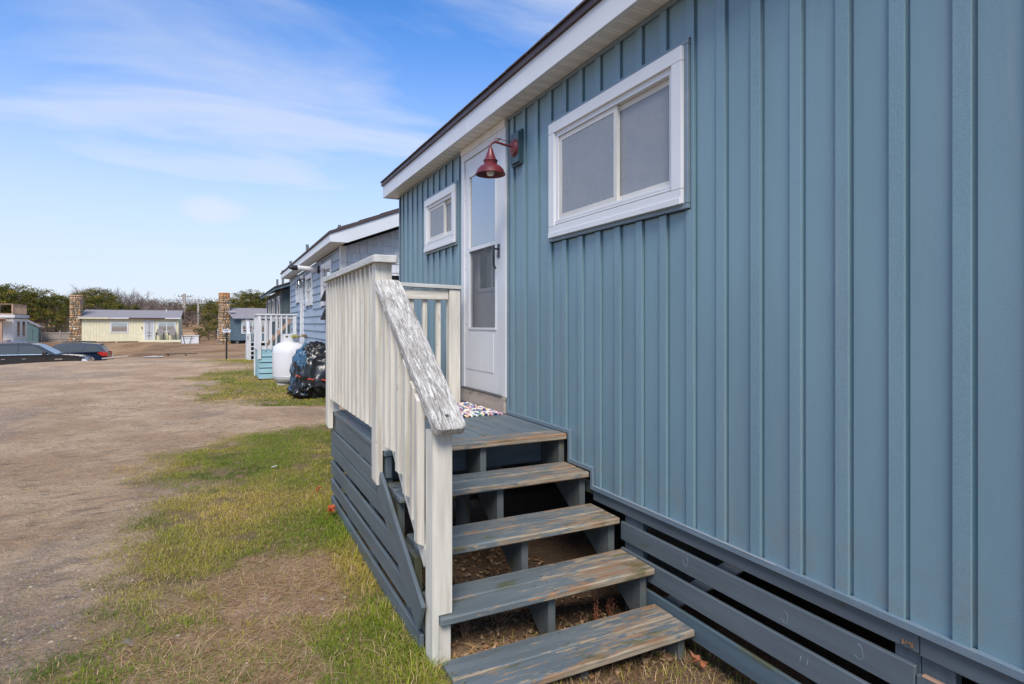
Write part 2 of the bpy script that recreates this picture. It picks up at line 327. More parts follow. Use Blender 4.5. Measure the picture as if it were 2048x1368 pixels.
# ------------------------------------------------------------------ builders
def put(ob, parent, M=None):
    M = M or Matrix.Identity(4)
    C.objects.link(ob)
    if parent is not None:
        ob.parent = parent
        q = parent; K = Matrix.Identity(4)
        while q.parent is not None:
            K = q.matrix_basis @ K; q = q.parent
        ob.matrix_basis = K.inverted() @ M
    else: ob.matrix_basis = M
    return ob
def thing(name, label, cat, loc=(0, 0, 0), rot=0.0, group=None):
    o = bpy.data.objects.new(name, None); o.empty_display_size = .2; C.objects.link(o)
    o.location = loc; o.rotation_euler = (0, 0, rot); o['label'] = label; o['category'] = cat
    o.matrix_basis = Matrix.Translation(loc) @ Matrix.Rotation(rot, 4, 'Z')
    if group: o['group'] = group
    return o
def tag(o, label, cat, group=None):
    o['label'] = label; o['category'] = cat
    if group: o['group'] = group
    return o
class MB:
    def __init__(s): s.v = []; s.f = []
    def add(s, vs, fs):
        n = len(s.v); s.v += [tuple(p) for p in vs]; s.f += [tuple(i+n for i in f) for f in fs]; return s
    def box(s, x0, x1, y0, y1, z0, z1):
        return s.add([(x0,y0,z0),(x1,y0,z0),(x1,y1,z0),(x0,y1,z0),(x0,y0,z1),(x1,y0,z1),(x1,y1,z1),(x0,y1,z1)],
                     [(0,3,2,1),(4,5,6,7),(0,1,5,4),(1,2,6,5),(2,3,7,6),(3,0,4,7)])
    def prism(s, poly, axis, a, b):
        """poly: list of (p,q) in the plane; axis 'x': (y,z), 'y': (x,z), 'z': (x,y)"""
        def P(p, q, k): return {'x': (k, p, q), 'y': (p, k, q), 'z': (p, q, k)}[axis]
        n = len(poly); vs = [P(p, q, a) for p, q in poly]+[P(p, q, b) for p, q in poly]
        fs = [tuple(range(n))[::-1], tuple(range(n, 2*n))]+[(i, (i+1) % n, n+(i+1) % n, n+i) for i in range(n)]
        return s.add(vs, fs)
    def tube(s, pts, r, n=8, cap=True):
        pts = [Vector(p) for p in pts]; rs = r if isinstance(r, (list, tuple)) else [r]*len(pts)
        vs = []; fs = []
        for i, p in enumerate(pts):
            d = (pts[min(i+1, len(pts)-1)]-pts[max(i-1, 0)]).normalized()
            a = d.orthogonal().normalized() if i == 0 else (pa-d*pa.dot(d)).normalized()
            pa = a; bb_ = d.cross(a)
            for k in range(n):
                t = 2*math.pi*k/n; vs.append(p+(a*math.cos(t)+bb_*math.sin(t))*rs[i])
        for i in range(len(pts)-1):
            for k in range(n): fs.append((i*n+k, i*n+(k+1) % n, (i+1)*n+(k+1) % n, (i+1)*n+k))
        if cap: fs += [tuple(range(n))[::-1], tuple(range((len(pts)-1)*n, len(pts)*n))]
        return s.add(vs, fs)
    def lathe(s, prof, n=24, M=None):
        M = M or Matrix.Identity(4); vs = []; fs = []
        for r, z in prof:
            for k in range(n):
                t = 2*math.pi*k/n; vs.append(M @ Vector((r*math.cos(t), r*math.sin(t), z)))
        for i in range(len(prof)-1):
            for k in range(n): fs.append((i*n+k, i*n+(k+1) % n, (i+1)*n+(k+1) % n, (i+1)*n+k))
        return s.add(vs, fs)
    def mesh(s, name, mat, smooth=False):
        me = bpy.data.meshes.new(name); me.from_pydata(s.v, [], s.f); me.update()
        if mat: me.materials.append(MATS[mat])
        if smooth:
            me.polygons.foreach_set('use_smooth', [True]*len(me.polygons))
            try: me.set_sharp_from_angle(angle=R(40))
            except Exception: pass
        return me
    def build(s, name, mat, parent=None, M=None, smooth=False):
        return put(bpy.data.objects.new(name, s.mesh(name, mat, smooth)), parent, M)
BOARDS = {}
def board_mesh(Lx, wy, tz, mat, bev):
    k = (round(Lx, 3), round(wy, 4), round(tz, 4), mat, bev)
    if k in BOARDS: return BOARDS[k]
    bm = bmesh.new(); bmesh.ops.create_cube(bm, size=1)
    for v in bm.verts: v.co = Vector((v.co.x*Lx, v.co.y*wy, v.co.z*tz))
    if bev: bmesh.ops.bevel(bm, geom=bm.edges[:]+bm.verts[:], offset=min(bev, tz*.3, wy*.3), segments=1, affect='EDGES')
    me = bpy.data.meshes.new('board'); bm.to_mesh(me); bm.free(); me.materials.append(MATS[mat]); BOARDS[k] = me
    return me
def board(name, a, b, wd, tk, mat, parent, up=(0, 0, 1), bev=.003):
    a = Vector(a); b = Vector(b); X = (b-a).normalized(); U = Vector(up); Z = (U-X*U.dot(X)).normalized(); Y = Z.cross(X)
    M = Matrix(((X.x, Y.x, Z.x, 0), (X.y, Y.y, Z.y, 0), (X.z, Y.z, Z.z, 0), (0, 0, 0, 1)))
    M.translation = (a+b)/2
    return put(bpy.data.objects.new(name, board_mesh((b-a).length, wd, tk, mat, bev)), parent, M)
def bb(name, x0, x1, y0, y1, z0, z1, mat, parent, bev=.003):
    d = [x1-x0, y1-y0, z1-z0]; o = sorted(range(3), key=lambda i: -d[i]); c = Vector(((x0+x1)/2, (y0+y1)/2, (z0+z1)/2))
    e = [Vector((1, 0, 0)), Vector((0, 1, 0)), Vector((0, 0, 1))]
    a = c-e[o[0]]*d[o[0]]/2; b = c+e[o[0]]*d[o[0]]/2
    return board(name, a, b, d[o[1]], d[o[2]], mat, parent, up=e[o[2]], bev=bev)
def dup(root, loc=None, rot=0, sc=1.0, label=None):
    r = root.copy(); C.objects.link(r)
    if loc is not None: r.matrix_basis = Matrix.Translation(loc) @ Matrix.Rotation(rot, 4, 'Z') @ Matrix.Scale(sc, 4)
    if label: r['label'] = label
    def kids(src, dst):
        for ch in list(src.children):
            c = ch.copy(); C.objects.link(c); c.parent = dst; c.matrix_basis = ch.matrix_basis.copy(); kids(ch, c)
    kids(root, r)
    return r
def spot(px, depth):
    """a point of the ground plan from its bearing and its distance along the viewing direction"""
    u = (px-1024)/1160.0
    return -2+depth*(SN+u*CS), depth*(CS-u*SN)
def sm(a, b, x):
    t = np.clip((x-a)/(b-a), 0, 1); return t*t*(3-2*t)

# ------------------------------------------------------------------ terrain
def H(x, y):
    x = np.asarray(x, float); y = np.asarray(y, float)
    h = -1.475 + 0*x
    h = h - .14*sm(-1.15, -.1, x)*sm(9, 7, y)
    h = h - .025*sm(-1.6, -3.4, x)
    z = SN*(x+2)+CS*y
    h = h - .27*sm(22, 30, z)*sm(-7, -4.5, x) - .22*sm(22, 30, z)*(1-sm(-7, -4.5, x))
    h = h + .18*sm(34, 47, z)
    y0 = 27.2+(x+9.35)*1.25
    pit = sm(-6.4, -8.4, x)*sm(0, 6.5, y-y0)*(1-sm(48, 57, y))
    h = h - 1.32*pit
    h = h + 1.6*sm(60, 95, z)+3.3*sm(75, 125, z)*sm(60, -10, x)
    return h
def ns(x, y, f, seed):
    """cheap smooth value noise on arrays"""
    x = x*f+seed*17.3; y = y*f+seed*9.1
    xi = np.floor(x).astype(np.int64); yi = np.floor(y).astype(np.int64); fx = x-xi; fy = y-yi; fx = fx*fx*(3-2*fx); fy = fy*fy*(3-2*fy)
    def h(a, b):
        n = (a*374761393+b*668265263+seed*1442695) & 0x7fffffff; n = ((n ^ (n >> 13))*1274126177) & 0x7fffffff; return ((n ^ (n >> 16)) & 0xffff)/65535.0
    return (h(xi, yi)*(1-fx)+h(xi+1, yi)*fx)*(1-fy)+(h(xi, yi+1)*(1-fx)+h(xi+1, yi+1)*fx)*fy
def fbm(x, y, f, seed, o=4):
    s = 0; a = .5; n = 0
    for i in range(o): s = s+a*ns(x, y, f*2**i, seed+i*3); n += a; a *= .55
    return s/n
def masks(x, y):
    x = np.asarray(x, float); y = np.asarray(y, float)
    e = (fbm(x, y, 1.3, 3)-.5)
    # edge of the lawn strip beside the steps
    xe = np.interp(y, [0, 2, 3.2, 4.1, 5, 6.6, 7.7, 8.6, 9.3], [-3.3, -2.95, -2.75, -2.6, -2.5, -2.42, -2.15, -1.5, -.3])
    g1 = sm(-.40, .45, (x-xe)+e*1.9)*(1-sm(8.6, 9.2, y+e*1.2))
    xe2 = np.interp(y, [10.6, 11.2, 12.5, 14, 16, 18, 20, 22, 24, 28], [1, -.9, -1.7, -2.2, -2.5, -2.6, -2.2, -1.2, -1.9, -2.3])
    g2 = sm(-.5, .5, (x-xe2)+e*2.6)*sm(10.5, 11.6, y+e)*(1-sm(29, 32, y))*(1-.75*sm(19.5, 21, y)*(1-sm(23.5, 25, y)))
    g = np.maximum(g1, g2)
    # bare patch in the lawn
    r = np.hypot((x+1.62-.12*(y-3.3))/.46, (y-3.42)/.52)+e*1.9+(fbm(x, y, 6, 13)-.5)*.9
    bare = 1-sm(.75, 1.25, r)
    r2 = np.hypot((x+1.95)/.42, (y-2.8)/.4)+e*1.9+(fbm(x, y, 6, 14)-.5)*.9
    bare2 = (1-sm(.7, 1.2, r2))*.75
    bare = np.maximum(bare, bare2)
    under = sm(-1.24, -1.08, x)*(1-sm(4.8, 5.0, y))
    gv = sm(.52, .68, fbm(x+3, y*.6, .55, 11)+.10*sm(9, 11, y)*sm(18, 14, y))*(1-g)*.5
    z = SN*(x+2)+CS*y
    br = sm(27, 32, z+e*3)*sm(-3, 0, z-25)
    return g, bare, under, gv, br
def add_attr(me, name, arr):
    a = me.attributes.new(name, 'FLOAT', 'POINT'); a.data.foreach_set('value', np.ascontiguousarray(arr, dtype=np.float32))
def make_ground():
    def axis(pts):
        o = [pts[0][0]]
        for (a, b, s) in pts:
            n = max(1, int(round((b-a)/s))); o += list(a+(b-a)*(np.arange(1, n+1))/n)
        return np.array(o)
    xs = axis([(-900, -120, 60), (-120, -30, 5), (-30, -9, .7), (-9, -4.2, .16), (-4.2, .15, .035), (.15, 6, .6), (6, 60, 5), (60, 900, 60)])
    ys = axis([(-300, -20, 40), (-20, 1.0, 1.0), (1.0, 7.5, .035), (7.5, 14, .1), (14, 34, .3), (34, 70, .8), (70, 160, 3), (160, 2200, 90)])
    X, Y = np.meshgrid(xs, ys); Z = H(X, Y)
    g, bare, under, gv, br = masks(X, Y)
    near = sm(30, 10, Y)
    Z = Z+near*((fbm(X, Y, 1.1, 5)-.5)*.05+(fbm(X, Y, 6, 8)-.5)*.034*(1-g*.5)) - bare*.02
    Z = Z+(fbm(X, Y, .3, 9)-.5)*.22*sm(26, 36, Y)
    nx, ny = len(xs), len(ys)
    co = np.stack([X.ravel(), Y.ravel(), Z.ravel()], 1)
    i = np.arange(ny-1)[:, None]*nx+np.arange(nx-1)[None, :]
    q = np.stack([i, i+1, i+1+nx, i+nx], -1).reshape(-1, 4)
    me = bpy.data.meshes.new('ground'); me.vertices.add(len(co)); me.vertices.foreach_set('co', co.ravel())
    me.loops.add(q.size); me.loops.foreach_set('vertex_index', q.ravel()); me.polygons.add(len(q))
    me.polygons.foreach_set('loop_start', np.arange(0, q.size, 4)); me.polygons.foreach_set('use_smooth', np.ones(len(q), bool))
    me.update(calc_edges=True)
    add_attr(me, 'grass', (g*(1-bare)*(1-under)*.9).ravel()); add_attr(me, 'straw', (np.maximum(bare*g*.8, under*.8)).ravel())
    add_attr(me, 'gravel', gv.ravel()); add_attr(me, 'brown', br.ravel()); add_attr(me, 'dark_earth', (sm(-1.15, -.2, X)*(1-sm(7, 7.6, Y))*.60).ravel())
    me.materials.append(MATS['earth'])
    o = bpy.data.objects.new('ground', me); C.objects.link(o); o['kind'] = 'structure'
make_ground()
def GZ(x, y):
    x = np.asarray(x, float); y = np.asarray(y, float); g, bare, *_ = masks(x, y)
    return H(x, y)+sm(30, 10, y)*((fbm(x, y, 1.1, 5)-.5)*.05+(fbm(x, y, 6, 8)-.5)*.034*(1-g*.5)) - bare*.02
def gz(x, y): return float(GZ(np.array([x]), np.array([y]))[0])

def tri_soup(name, V, F, mat, colors, kind='stuff', parent=None):
    """V (n,k,3) points per element, F faces of one element, colors (n,3)"""
    n, k, _ = V.shape; F = np.array(F); q = (np.arange(n)[:, None, None]*k+F[None]).reshape(-1, F.shape[1])
    me = bpy.data.meshes.new(name); me.vertices.add(n*k); me.vertices.foreach_set('co', np.ascontiguousarray(V.reshape(-1), dtype=np.float32))
    me.loops.add(q.size); me.loops.foreach_set('vertex_index', q.ravel().astype(np.int32)); me.polygons.add(len(q))
    me.polygons.foreach_set('loop_start', np.arange(0, q.size, F.shape[1], dtype=np.int32)); me.update(calc_edges=True)
    a = me.attributes.new('col', 'FLOAT_COLOR', 'POINT')
    cc = np.concatenate([np.repeat(colors, k, 0), np.ones((n*k, 1))], 1).astype(np.float32); a.data.foreach_set('color', cc.ravel())
    me.materials.append(MATS[mat])
    o = bpy.data.objects.new(name, me); C.objects.link(o)
    if parent is not None: o.parent = parent
    if kind: o['kind'] = kind
    return o
rs = np.random.RandomState(5)
def grass_patch(name, n, box, hmin, hmax, wd, mode):
    x0, x1, y0, y1 = box
    # more blades close to the camera
    y = y0+(y1-y0)*rs.rand(n)**1.25; x = x0+(x1-x0)*rs.rand(n)
    g, bare, under, gv, br = masks(x, y)
    cl = fbm(x, y, 5, 21)
    if mode == 'green': p = g*(1-bare*.97)*(1-under)*sm(.34, .62, cl+.10)
    elif mode == 'straw': p = .40*np.clip(sm(.08, .4, bare)*(1-sm(.75, 1.0, bare)*.80*sm(.42, .58, fbm(x, y, 2.5, 77)))*1.0+g*.12, 0, 1)*(1-under)
    elif mode == 'edge':
        p = np.maximum(sm(.62, .22, np.abs(g-.45))*.6, .07*sm(.5, .7, fbm(x, y, 1.6, 91)))*(1-under)
    elif mode == 'foot':
        d = np.abs(x+1.27); p = sm(.16, 0, d)*(1-under)*.9
    elif mode == 'under': p = under*sm(2.9, 1.9, y)*.45
    k = rs.rand(n) < p; x = x[k]; y = y[k]; m = len(x)
    z = GZ(x, y); h = hmin+(hmax-hmin)*rs.rand(m)**1.4*(.6+.8*fbm(x, y, 2.2, 31))
    a = rs.rand(m)*2*np.pi; le = (.45+1.25*rs.rand(m)); 
    if mode == 'straw': le = 1.6+2.2*rs.rand(m)
    if mode == 'edge': le = 1.0+1.5*rs.rand(m)
    dx, dy = np.cos(a), np.sin(a); px_, py_ = -dy*wd*.5*(.6+.8*rs.rand(m)), dx*wd*.5*(.6+.8*rs.rand(m))
    fl = 1.0/(1+le*le*.35)
    V = np.zeros((m, 5, 3))
    def P(t, s, up): return np.stack([x+dx*h*le*t+px_*s, y+dy*h*le*t+py_*s, z-.004+h*fl*up], 1)
    V[:, 0] = P(0, -1, 0); V[:, 1] = P(0, 1, 0); V[:, 2] = P(.35, .8, .62); V[:, 3] = P(.35, -.8, .62); V[:, 4] = P(1, 0, .8+0*fl)
    hue = np.clip((fbm(x, y, 1.1, 41)-.5)*2.4+.46+.5*(rs.rand(m)-.5), 0, 1)[:, None]; r1 = rs.rand(m)[:, None]
    tuft = sm(.62, .72, fbm(x, y, 1.7, 61))[:, None]
    G = np.array([.185, .26, .030]); Yw = np.array([.55, .43, .08]); D = np.array([.060, .14, .020]); S = np.array([.56, .40, .23]); O = np.array([.34, .19, .09])
    col = G*(1-hue)+Yw*hue; col = col*(1-tuft*.7)+D*tuft*.7
    dry = (rs.rand(m)[:, None] < (.10+.30*hue)); col = np.where(dry, S*(.7+.4*r1), col)
    if mode in ('straw', 'edge', 'under'): 
        c2 = S*(.55+.7*r1); c2 = np.where(rs.rand(m)[:, None] < .3, O*(.6+.6*r1), c2); gk = {'straw': .12, 'edge': .35, 'under': .35}[mode]
        col = np.where(rs.rand(m)[:, None] < gk, col, c2)
    col = col*(.75+.5*rs.rand(m)[:, None])
    tri_soup(name, V, [(0, 1, 2), (0, 2, 3), (3, 2, 4)], 'grass_blade', col)
grass_patch('grass', 350000, (-3.5, -1.1, 1.4, 9.2), .014, .050, .0025, 'green')
grass_patch('grass', 40000, (-1.1, .0, 5.0, 9.2), .016, .055, .0035, 'green')
grass_patch('dry_grass', 60000, (-2.7, -1.1, 2.0, 4.6), .028, .085, .0026, 'straw')
grass_patch('dry_grass', 110000, (-4.2, -.2, 1.6, 10.4), .010, .040, .0026, 'edge')
grass_patch('grass', 16000, (-1.45, -1.08, 2.0, 5.2), .04, .10, .0030, 'foot')
grass_patch('grass', 30000, (-1.1, .15, .9, 3.8), .03, .08, .0028, 'under')
grass_patch('grass', 90000, (-3.4, 0, 10.2, 30), .03, .07, .007, 'green')
def stones(name, n, box, s0, s1, mode):
    x0, x1, y0, y1 = box; y = y0+(y1-y0)*rs.rand(n)**1.5; x = x0+(x1-x0)*rs.rand(n)
    g, bare, under, gv, br = masks(x, y); p = np.clip((gv*1.0+.20)*(1-g)+bare*.35, 0, 1) if mode else np.ones(n)
    k = rs.rand(n) < p; x = x[k]; y = y[k]; m = len(x); z = GZ(x, y)
    s = (s0+(s1-s0)*rs.rand(m)**3.5)[:, None]
    base = np.array([(1, 0, 0), (.3, .9, 0), (-.8, .5, 0), (-.7, -.6, 0), (.4, -.9, 0), (.1, 0, .7), (-.2, .1, .6)], float)
    V = base[None]*(1+.5*(rs.rand(m, 7, 3)-.5)); a = rs.rand(m)*6.28; ca, sa = np.cos(a)[:, None], np.sin(a)[:, None]
    X = V[..., 0]*ca-V[..., 1]*sa; Y = (V[..., 0]*sa+V[..., 1]*ca)*(.6+.4*rs.rand(m, 1))
    V = np.stack([X*s+x[:, None], Y*s+y[:, None], V[..., 2]*s*.75+z[:, None]-.001], -1)
    t = rs.rand(m, 1); pal = np.array([(.16, .145, .135), (.26, .225, .19), (.42, .36, .29), (.28, .19, .12), (.18, .165, .16), (.36, .28, .20)])
    col = pal[rs.randint(0, 6, m)]*(.7+.5*t)
    tri_soup(name, V, [(0, 1, 5), (1, 2, 6), (1, 6, 5), (2, 3, 6), (3, 4, 5), (3, 5, 6), (4, 0, 5)], 'stone_bits', col)
stones('gravel', 70000, (-7, -.2, 1.5, 15), .0035, .015, True)
stones('gravel', 26000, (-14, -.5, 12, 30), .008, .024, True)
stones('pebbles', 260, (-4.5, -1.3, 2, 9), .010, .024, True)

# make put() work in world coordinates for things authored in place
WORLD = set()
def put(ob, parent, M=None):
    M = M or Matrix.Identity(4)
    C.objects.link(ob)
    if parent is None: ob.matrix_basis = M; return ob
    q = parent; K = Matrix.Identity(4)
    while q.parent is not None:
        K = q.matrix_basis @ K; q = q.parent
    if q.name in WORLD: K = q.matrix_basis @ K
    ob.parent = parent; ob.matrix_basis = K.inverted() @ M
    return ob
def wthing(*a, **k):
    o = thing(*a, **k); WORLD.add(o.name); return o
GR = {'x': Matrix.Identity(4), 'z': Matrix.Rotation(R(-90), 4, 'Y'), 'y': Matrix.Rotation(R(90), 4, 'Z')}
def grained(mb, name, mat, parent, axis='z', smooth=False):
    """object whose local X runs along the grain"""
    c = Vector((0, 0, 0))
    for v in mb.v: c += Vector(v)
    c /= len(mb.v)
    Q = Matrix.Translation(c) @ GR[axis]; Qi = Q.inverted()
    mb.v = [tuple(Qi @ Vector(v)) for v in mb.v]
    return mb.build(name, mat, parent, Q, smooth)
def part(name, x0, x1, y0, y1, z0, z1, mat, parent): return MB().box(x0, x1, y0, y1, z0, z1).build(name, mat, parent)

# ------------------------------------------------------------------ the near cottage
cot = wthing('cottage', 'large blue steel sided cottage filling the right of the photo beside the wooden steps', 'cottage', (0, 1.5, -1.6))
Y_FAR, Y_BACK = 7.11, -4.2
DOOR = (4.055, 4.985); W1 = (2.075, 3.395, .545, 1.36); W2 = (5.095, 6.045, .745, 1.35)
ZTOP = 1.60
def zlow(y):
    if y < 2.88: return -.965
    if y < 3.136: return -.860
    if y < 4.88: return -.676
    return -.965
cuts = sorted([2.88, 3.136, 4.88, *DOOR, *W1[:2], *W2[:2]])
PITCH = .1885
def profile(yf):
    """siding profile across one panel, from its far edge towards the camera: (y, x)"""
    return [(yf, 0), (yf-.001, -.0125), (yf-.0025, -.0135), (yf-.050, -.0135), (yf-.0518, -.0128), (yf-.0520, -.0105), (yf-.046, -.0100), (yf-.046, .009), (yf-.0622, .009), (yf-.0627, 0.0), (yf-PITCH+.0050, 0), (yf-PITCH+.0049, .010), (yf-PITCH, .010)]
def clip_prof(p, ya, yb):
    q = [(min(max(y, ya), yb), x, y > yb, y < ya) for y, x in p]
    hi = [i for i, v in enumerate(q) if v[2]]; lo = [i for i, v in enumerate(q) if v[3]]
    i0 = hi[-1] if hi else 0; i1 = lo[0] if lo else len(q)-1
    return [(y, x) for y, x, *_ in q[i0:i1+1]]
k = 0; yf = .979-PITCH*27
while yf < Y_FAR+PITCH:
    ya, yb = max(yf-PITCH, Y_BACK), min(yf, Y_FAR-.012); m = MB(); top = MB()
    if yb-ya > .01:
        ed = [ya]+[c for c in cuts if ya+1e-4 < c < yb-1e-4]+[yb]
        for a, b in zip(ed, ed[1:]):
            c = (a+b)/2
            if DOOR[0] < c < DOOR[1]: continue
            zr = [(zlow(c), ZTOP-.012)]
            for (p, q, r_, s_) in (W1, W2):
                if p < c < q: zr = [(zlow(c), r_), (s_, ZTOP-.012)]
                elif ya < p < yb or ya < q < yb: zr = [(zlow(c), s_), (s_, ZTOP-.012)]
            pf = clip_prof(profile(yf), a, b)
            for z0, z1 in zr:
                n = len(pf); (top if z0 > 1.3 else m).add([(x, y, z0) for y, x in pf]+[(x, y, z1) for y, x in pf], [(i, i+1, n+i+1, n+i) for i in range(n-1)])
        for q_ in (m, top):
            if q_.v: q_.build('siding_panel', 'steel_siding', cot)
    yf += PITCH
part('wall', .03, .05, Y_BACK, DOOR[0]-.0, -.96, .50, 'dark_void', cot)
part('wall', .03, .05, Y_BACK, W1[0]+.05, .503, 1.75, 'dark_void', cot); part('wall', .03, .05, W1[1]-.05, DOOR[0], .503, 1.75, 'dark_void', cot)
part('wall', .03, .05, W1[0]+.053, W1[1]-.053, 1.31, 1.75, 'dark_void', cot)
part('wall', .03, .05, DOOR[1], Y_FAR-.01, -.96, .75, 'dark_void', cot); part('wall', .03, .05, DOOR[1], W2[0]+.05, .753, 1.75, 'dark_void', cot)
part('wall', .03, .05, W2[1]-.05, Y_FAR-.01, .753, 1.75, 'dark_void', cot); part('wall', .03, .05, W2[0]+.053, W2[1]-.053, 1.31, 1.75, 'dark_void', cot)
part('gable_wall', 0, 6, Y_FAR-.03, Y_FAR, -1.0, 1.75, 'steel_siding', cot); part('gable_wall', 0, 6, Y_BACK, Y_BACK+.03, -1.0, 1.75, 'steel_siding', cot)
part('back_wall', 5.97, 6, Y_BACK+.031, Y_FAR-.031, -1.0, 1.75, 'steel_siding', cot)
part('floor', .052, 5.96, Y_BACK+.035, Y_FAR-.035, -1.0, -.90, 'dark_void', cot)
part('inner_wall', 3.0, 3.03, Y_BACK+.05, Y_FAR-.05, -.89, 1.75, 'interior', cot); part('ceiling', .06, 5.9, Y_BACK+.05, Y_FAR-.05, 1.76, 1.78, 'interior', cot)
MB().prism([(-.185, 1.752), (3, 2.35), (6.2, 1.752), (6.2, 1.80), (3, 2.40), (-.185, 1.80)], 'y', Y_BACK-.2, 7.32).build('roof', 'asphalt_shingle', cot)
y = Y_BACK-.2
while y < 7.3:
    e = min(7.33, y+.30)
    MB().add([(-.20, y+.004, 1.797+.006*rnd.random()), (-.20, e-.004, 1.797+.006*rnd.random()), (.12, e-.004, 1.868), (.12, y+.004, 1.868), (-.205, y+.004, 1.786), (-.205, e-.004, 1.786), (.12, e-.004, 1.86), (.12, y+.004, 1.86)],
             [(0, 1, 2, 3), (4, 7, 6, 5), (0, 4, 5, 1), (1, 5, 6, 2), (2, 6, 7, 3), (3, 7, 4, 0)]).build('roof_shingle', 'asphalt_shingle', cot)
    y += .30
bb('drip_edge', -.19, -.155, Y_BACK-.2, 7.32, 1.742, 1.782, 'brown_edge', cot, .002)
for a, b in ((Y_BACK-.2, 1.42), (1.423, 4.47), (4.473, 7.30)):
    bb('fascia_board', -.172, -.150, a, b, 1.592, 1.741, 'white_fascia', cot, .002)
bb('fascia_return', -.150, .15, 7.28, 7.30, 1.592, 1.741, 'white_fascia', cot, .002)
y = Y_BACK
while y < 7.26:
    bb('soffit_panel', -.149, -.002, y, y+.1115, 1.600, 1.606, 'soffit_vinyl', cot, .002)
    MB().box(-.149, -.003, y+.1115, y+.115, 1.604, 1.612).build('soffit_rib', 'sash_beige', cot) if y > 1.0 else None
    y += .115
part('soffit_backing', -.149, .03, Y_BACK, 7.27, 1.613, 1.63, 'sash_beige', cot)
for a, b in ((Y_BACK, DOOR[0]-.002), (DOOR[1]+.002, Y_FAR)):
    bb('eave_trim', -.020, .0, a, b, 1.574, 1.5985, 'steel_trim', cot, .002)
bb('corner_trim', -.018, .004, Y_FAR-.014, Y_FAR+.004, -.96, 1.573, 'steel_trim', cot, .002)
# bottom trim that steps up beside the stairs
def trim(y0, y1, z0, z1, x0=-.023): return bb('trim_channel', x0, .0, y0, y1, z0, z1, 'steel_trim', cot, .002)
trim(Y_BACK, 2.878, -.990, -.962); trim(2.879, 2.902, -.990, -.857); trim(2.903, 3.134, -.883, -.857)
trim(3.135, 3.158, -.883, -.673); trim(3.159, 4.03, -.699, -.673); trim(4.031, 4.053, -.699, -.570)
trim(4.90, Y_FAR, -.990, -.962); trim(4.032, 4.053, -.568, 1.573, -.016); trim(4.987, 5.005, -.69, 1.573, -.016)
MB().box(-.0245, -.0232, 1.6, 2.858, -.9635, -.9615).build('trim_lip', 'white_vinyl', cot)
def ring(y0, y1, z0, z1, wd, xf, xb, parent, name, mat, mitre=True):
    bs = []
    for (a, b, c, d) in ((y0, y1, z1-wd, z1), (y0, y1, z0, z0+wd), (y0, y0+wd, z0+wd+.001, z1-wd-.001), (y1-wd, y1, z0+wd+.001, z1-wd-.001)):
        bs.append(bb(name, xf, xb, a, b, c, d, mat, parent, .002))
    return bs
def window(parent, y0, y1, z0, z1, split, open_left=True):
    wf = MB()
    i0, i1, j0, j1 = y0+.070, y1-.070, z0+.075, z1-.070
    for (a, b, c, d) in ((i0, i1, j1-.03, j1), (i0, i1, j0, j0+.035), (i0, i0+.028, j0+.035, j1-.03), (i1-.028, i1, j0+.035, j1-.03)): wf.box(-.030, .045, a, b, c, d)
    wo = wf.build('window', 'white_vinyl', parent)
    ring(y0, y1, z0, z1, .070, -.046, -.012, wo, 'casing', 'white_vinyl')
    bb('window_sill', -.052, -.030, y0+.004, y1-.004, z0-.004, z0+.028, 'white_vinyl', wo, .002)
    ring(y0-.026, y1+.026, z0-.026, z1+.026, .0245, -.030, -.0, wo, 'trim_channel', 'steel_trim')
    # sill track steps
    MB().box(-.038, -.031, i0, i1, j0+.004, j0+.016).box(-.034, -.0305, i0, i1, j0+.020, j0+.030).build('sill_track', 'white_vinyl', wo)
    s = y0+(y1-y0)*split
    f = .030; za, zb = j0+.037, j1-.032
    for (a, b, xf) in ((s-.015, i1-.030, -.020), (i0+.030, s+.03, .002)):
        m = MB()
        for (p, q, c, d) in ((a, b, zb-f, zb), (a, b, za, za+f), (a, a+f, za+f, zb-f), (b-f, b, za+f, zb-f)): m.box(xf, xf+.022, p, q, c, d)
        sa = m.build('sash', 'sash_beige', wo)
        MB().box(xf+.008, xf+.012, a+f, b-f, za+f, zb-f).build('pane', 'clear_pane', wo)
        MB().box(xf+.002, xf+.0035, a+f, b-f, za+f, zb-f).build('insect_screen', 'window_screen', wo)
    cm = MB(); nn = 160; ys_ = np.linspace(i0-.02, i1+.02, nn); xs_ = .085+.012*np.sin(ys_*95+2*np.sin(ys_*11))
    cm.add([(xs_[i], ys_[i], z) for z in (j0-.02, j1+.02) for i in range(nn)], [(i, i+1, nn+i+1, nn+i) for i in range(nn-1)]); cm.build('curtain', 'curtain', wo, smooth=True)
    return wo
window(cot, 2.106, 3.360, .575, 1.328, .44)
window(cot, 5.121, 6.020, .772, 1.322, .38)
# door
dfm = MB()
dfm.box(-.026, .05, 4.056, 4.135, -.572, 1.475); dfm.box(-.026, .05, 4.915, 4.983, -.572, 1.475); dfm.box(-.026, .05, 4.056, 4.983, 1.476, 1.598)
door = dfm.build('door_frame', 'white_vinyl', cot)
bb('head_trim', -.034, -.027, 4.056, 4.983, 1.535, 1.597, 'dirty_white', door, .002)
sd_ = MB(); X0, X1 = -.014, .014
sd_.box(X0, X1, 4.140, 4.910, 1.31, 1.470); sd_.box(X0, X1, 4.140, 4.262, -.565, 1.309); sd_.box(X0, X1, 4.815, 4.910, -.565, 1.309)
sd_.box(X0, X1, 4.263, 4.814, -.565, -.045)
sd_.box(X0-.004, X1, 4.263, 4.814, .645, .675)
st = sd_.build('storm_door', 'white_vinyl', door)
MB().box(X0-.004, X0-.0005, 4.30, 4.90, -.40, -.07).build('kick_panel', 'white_vinyl', st)
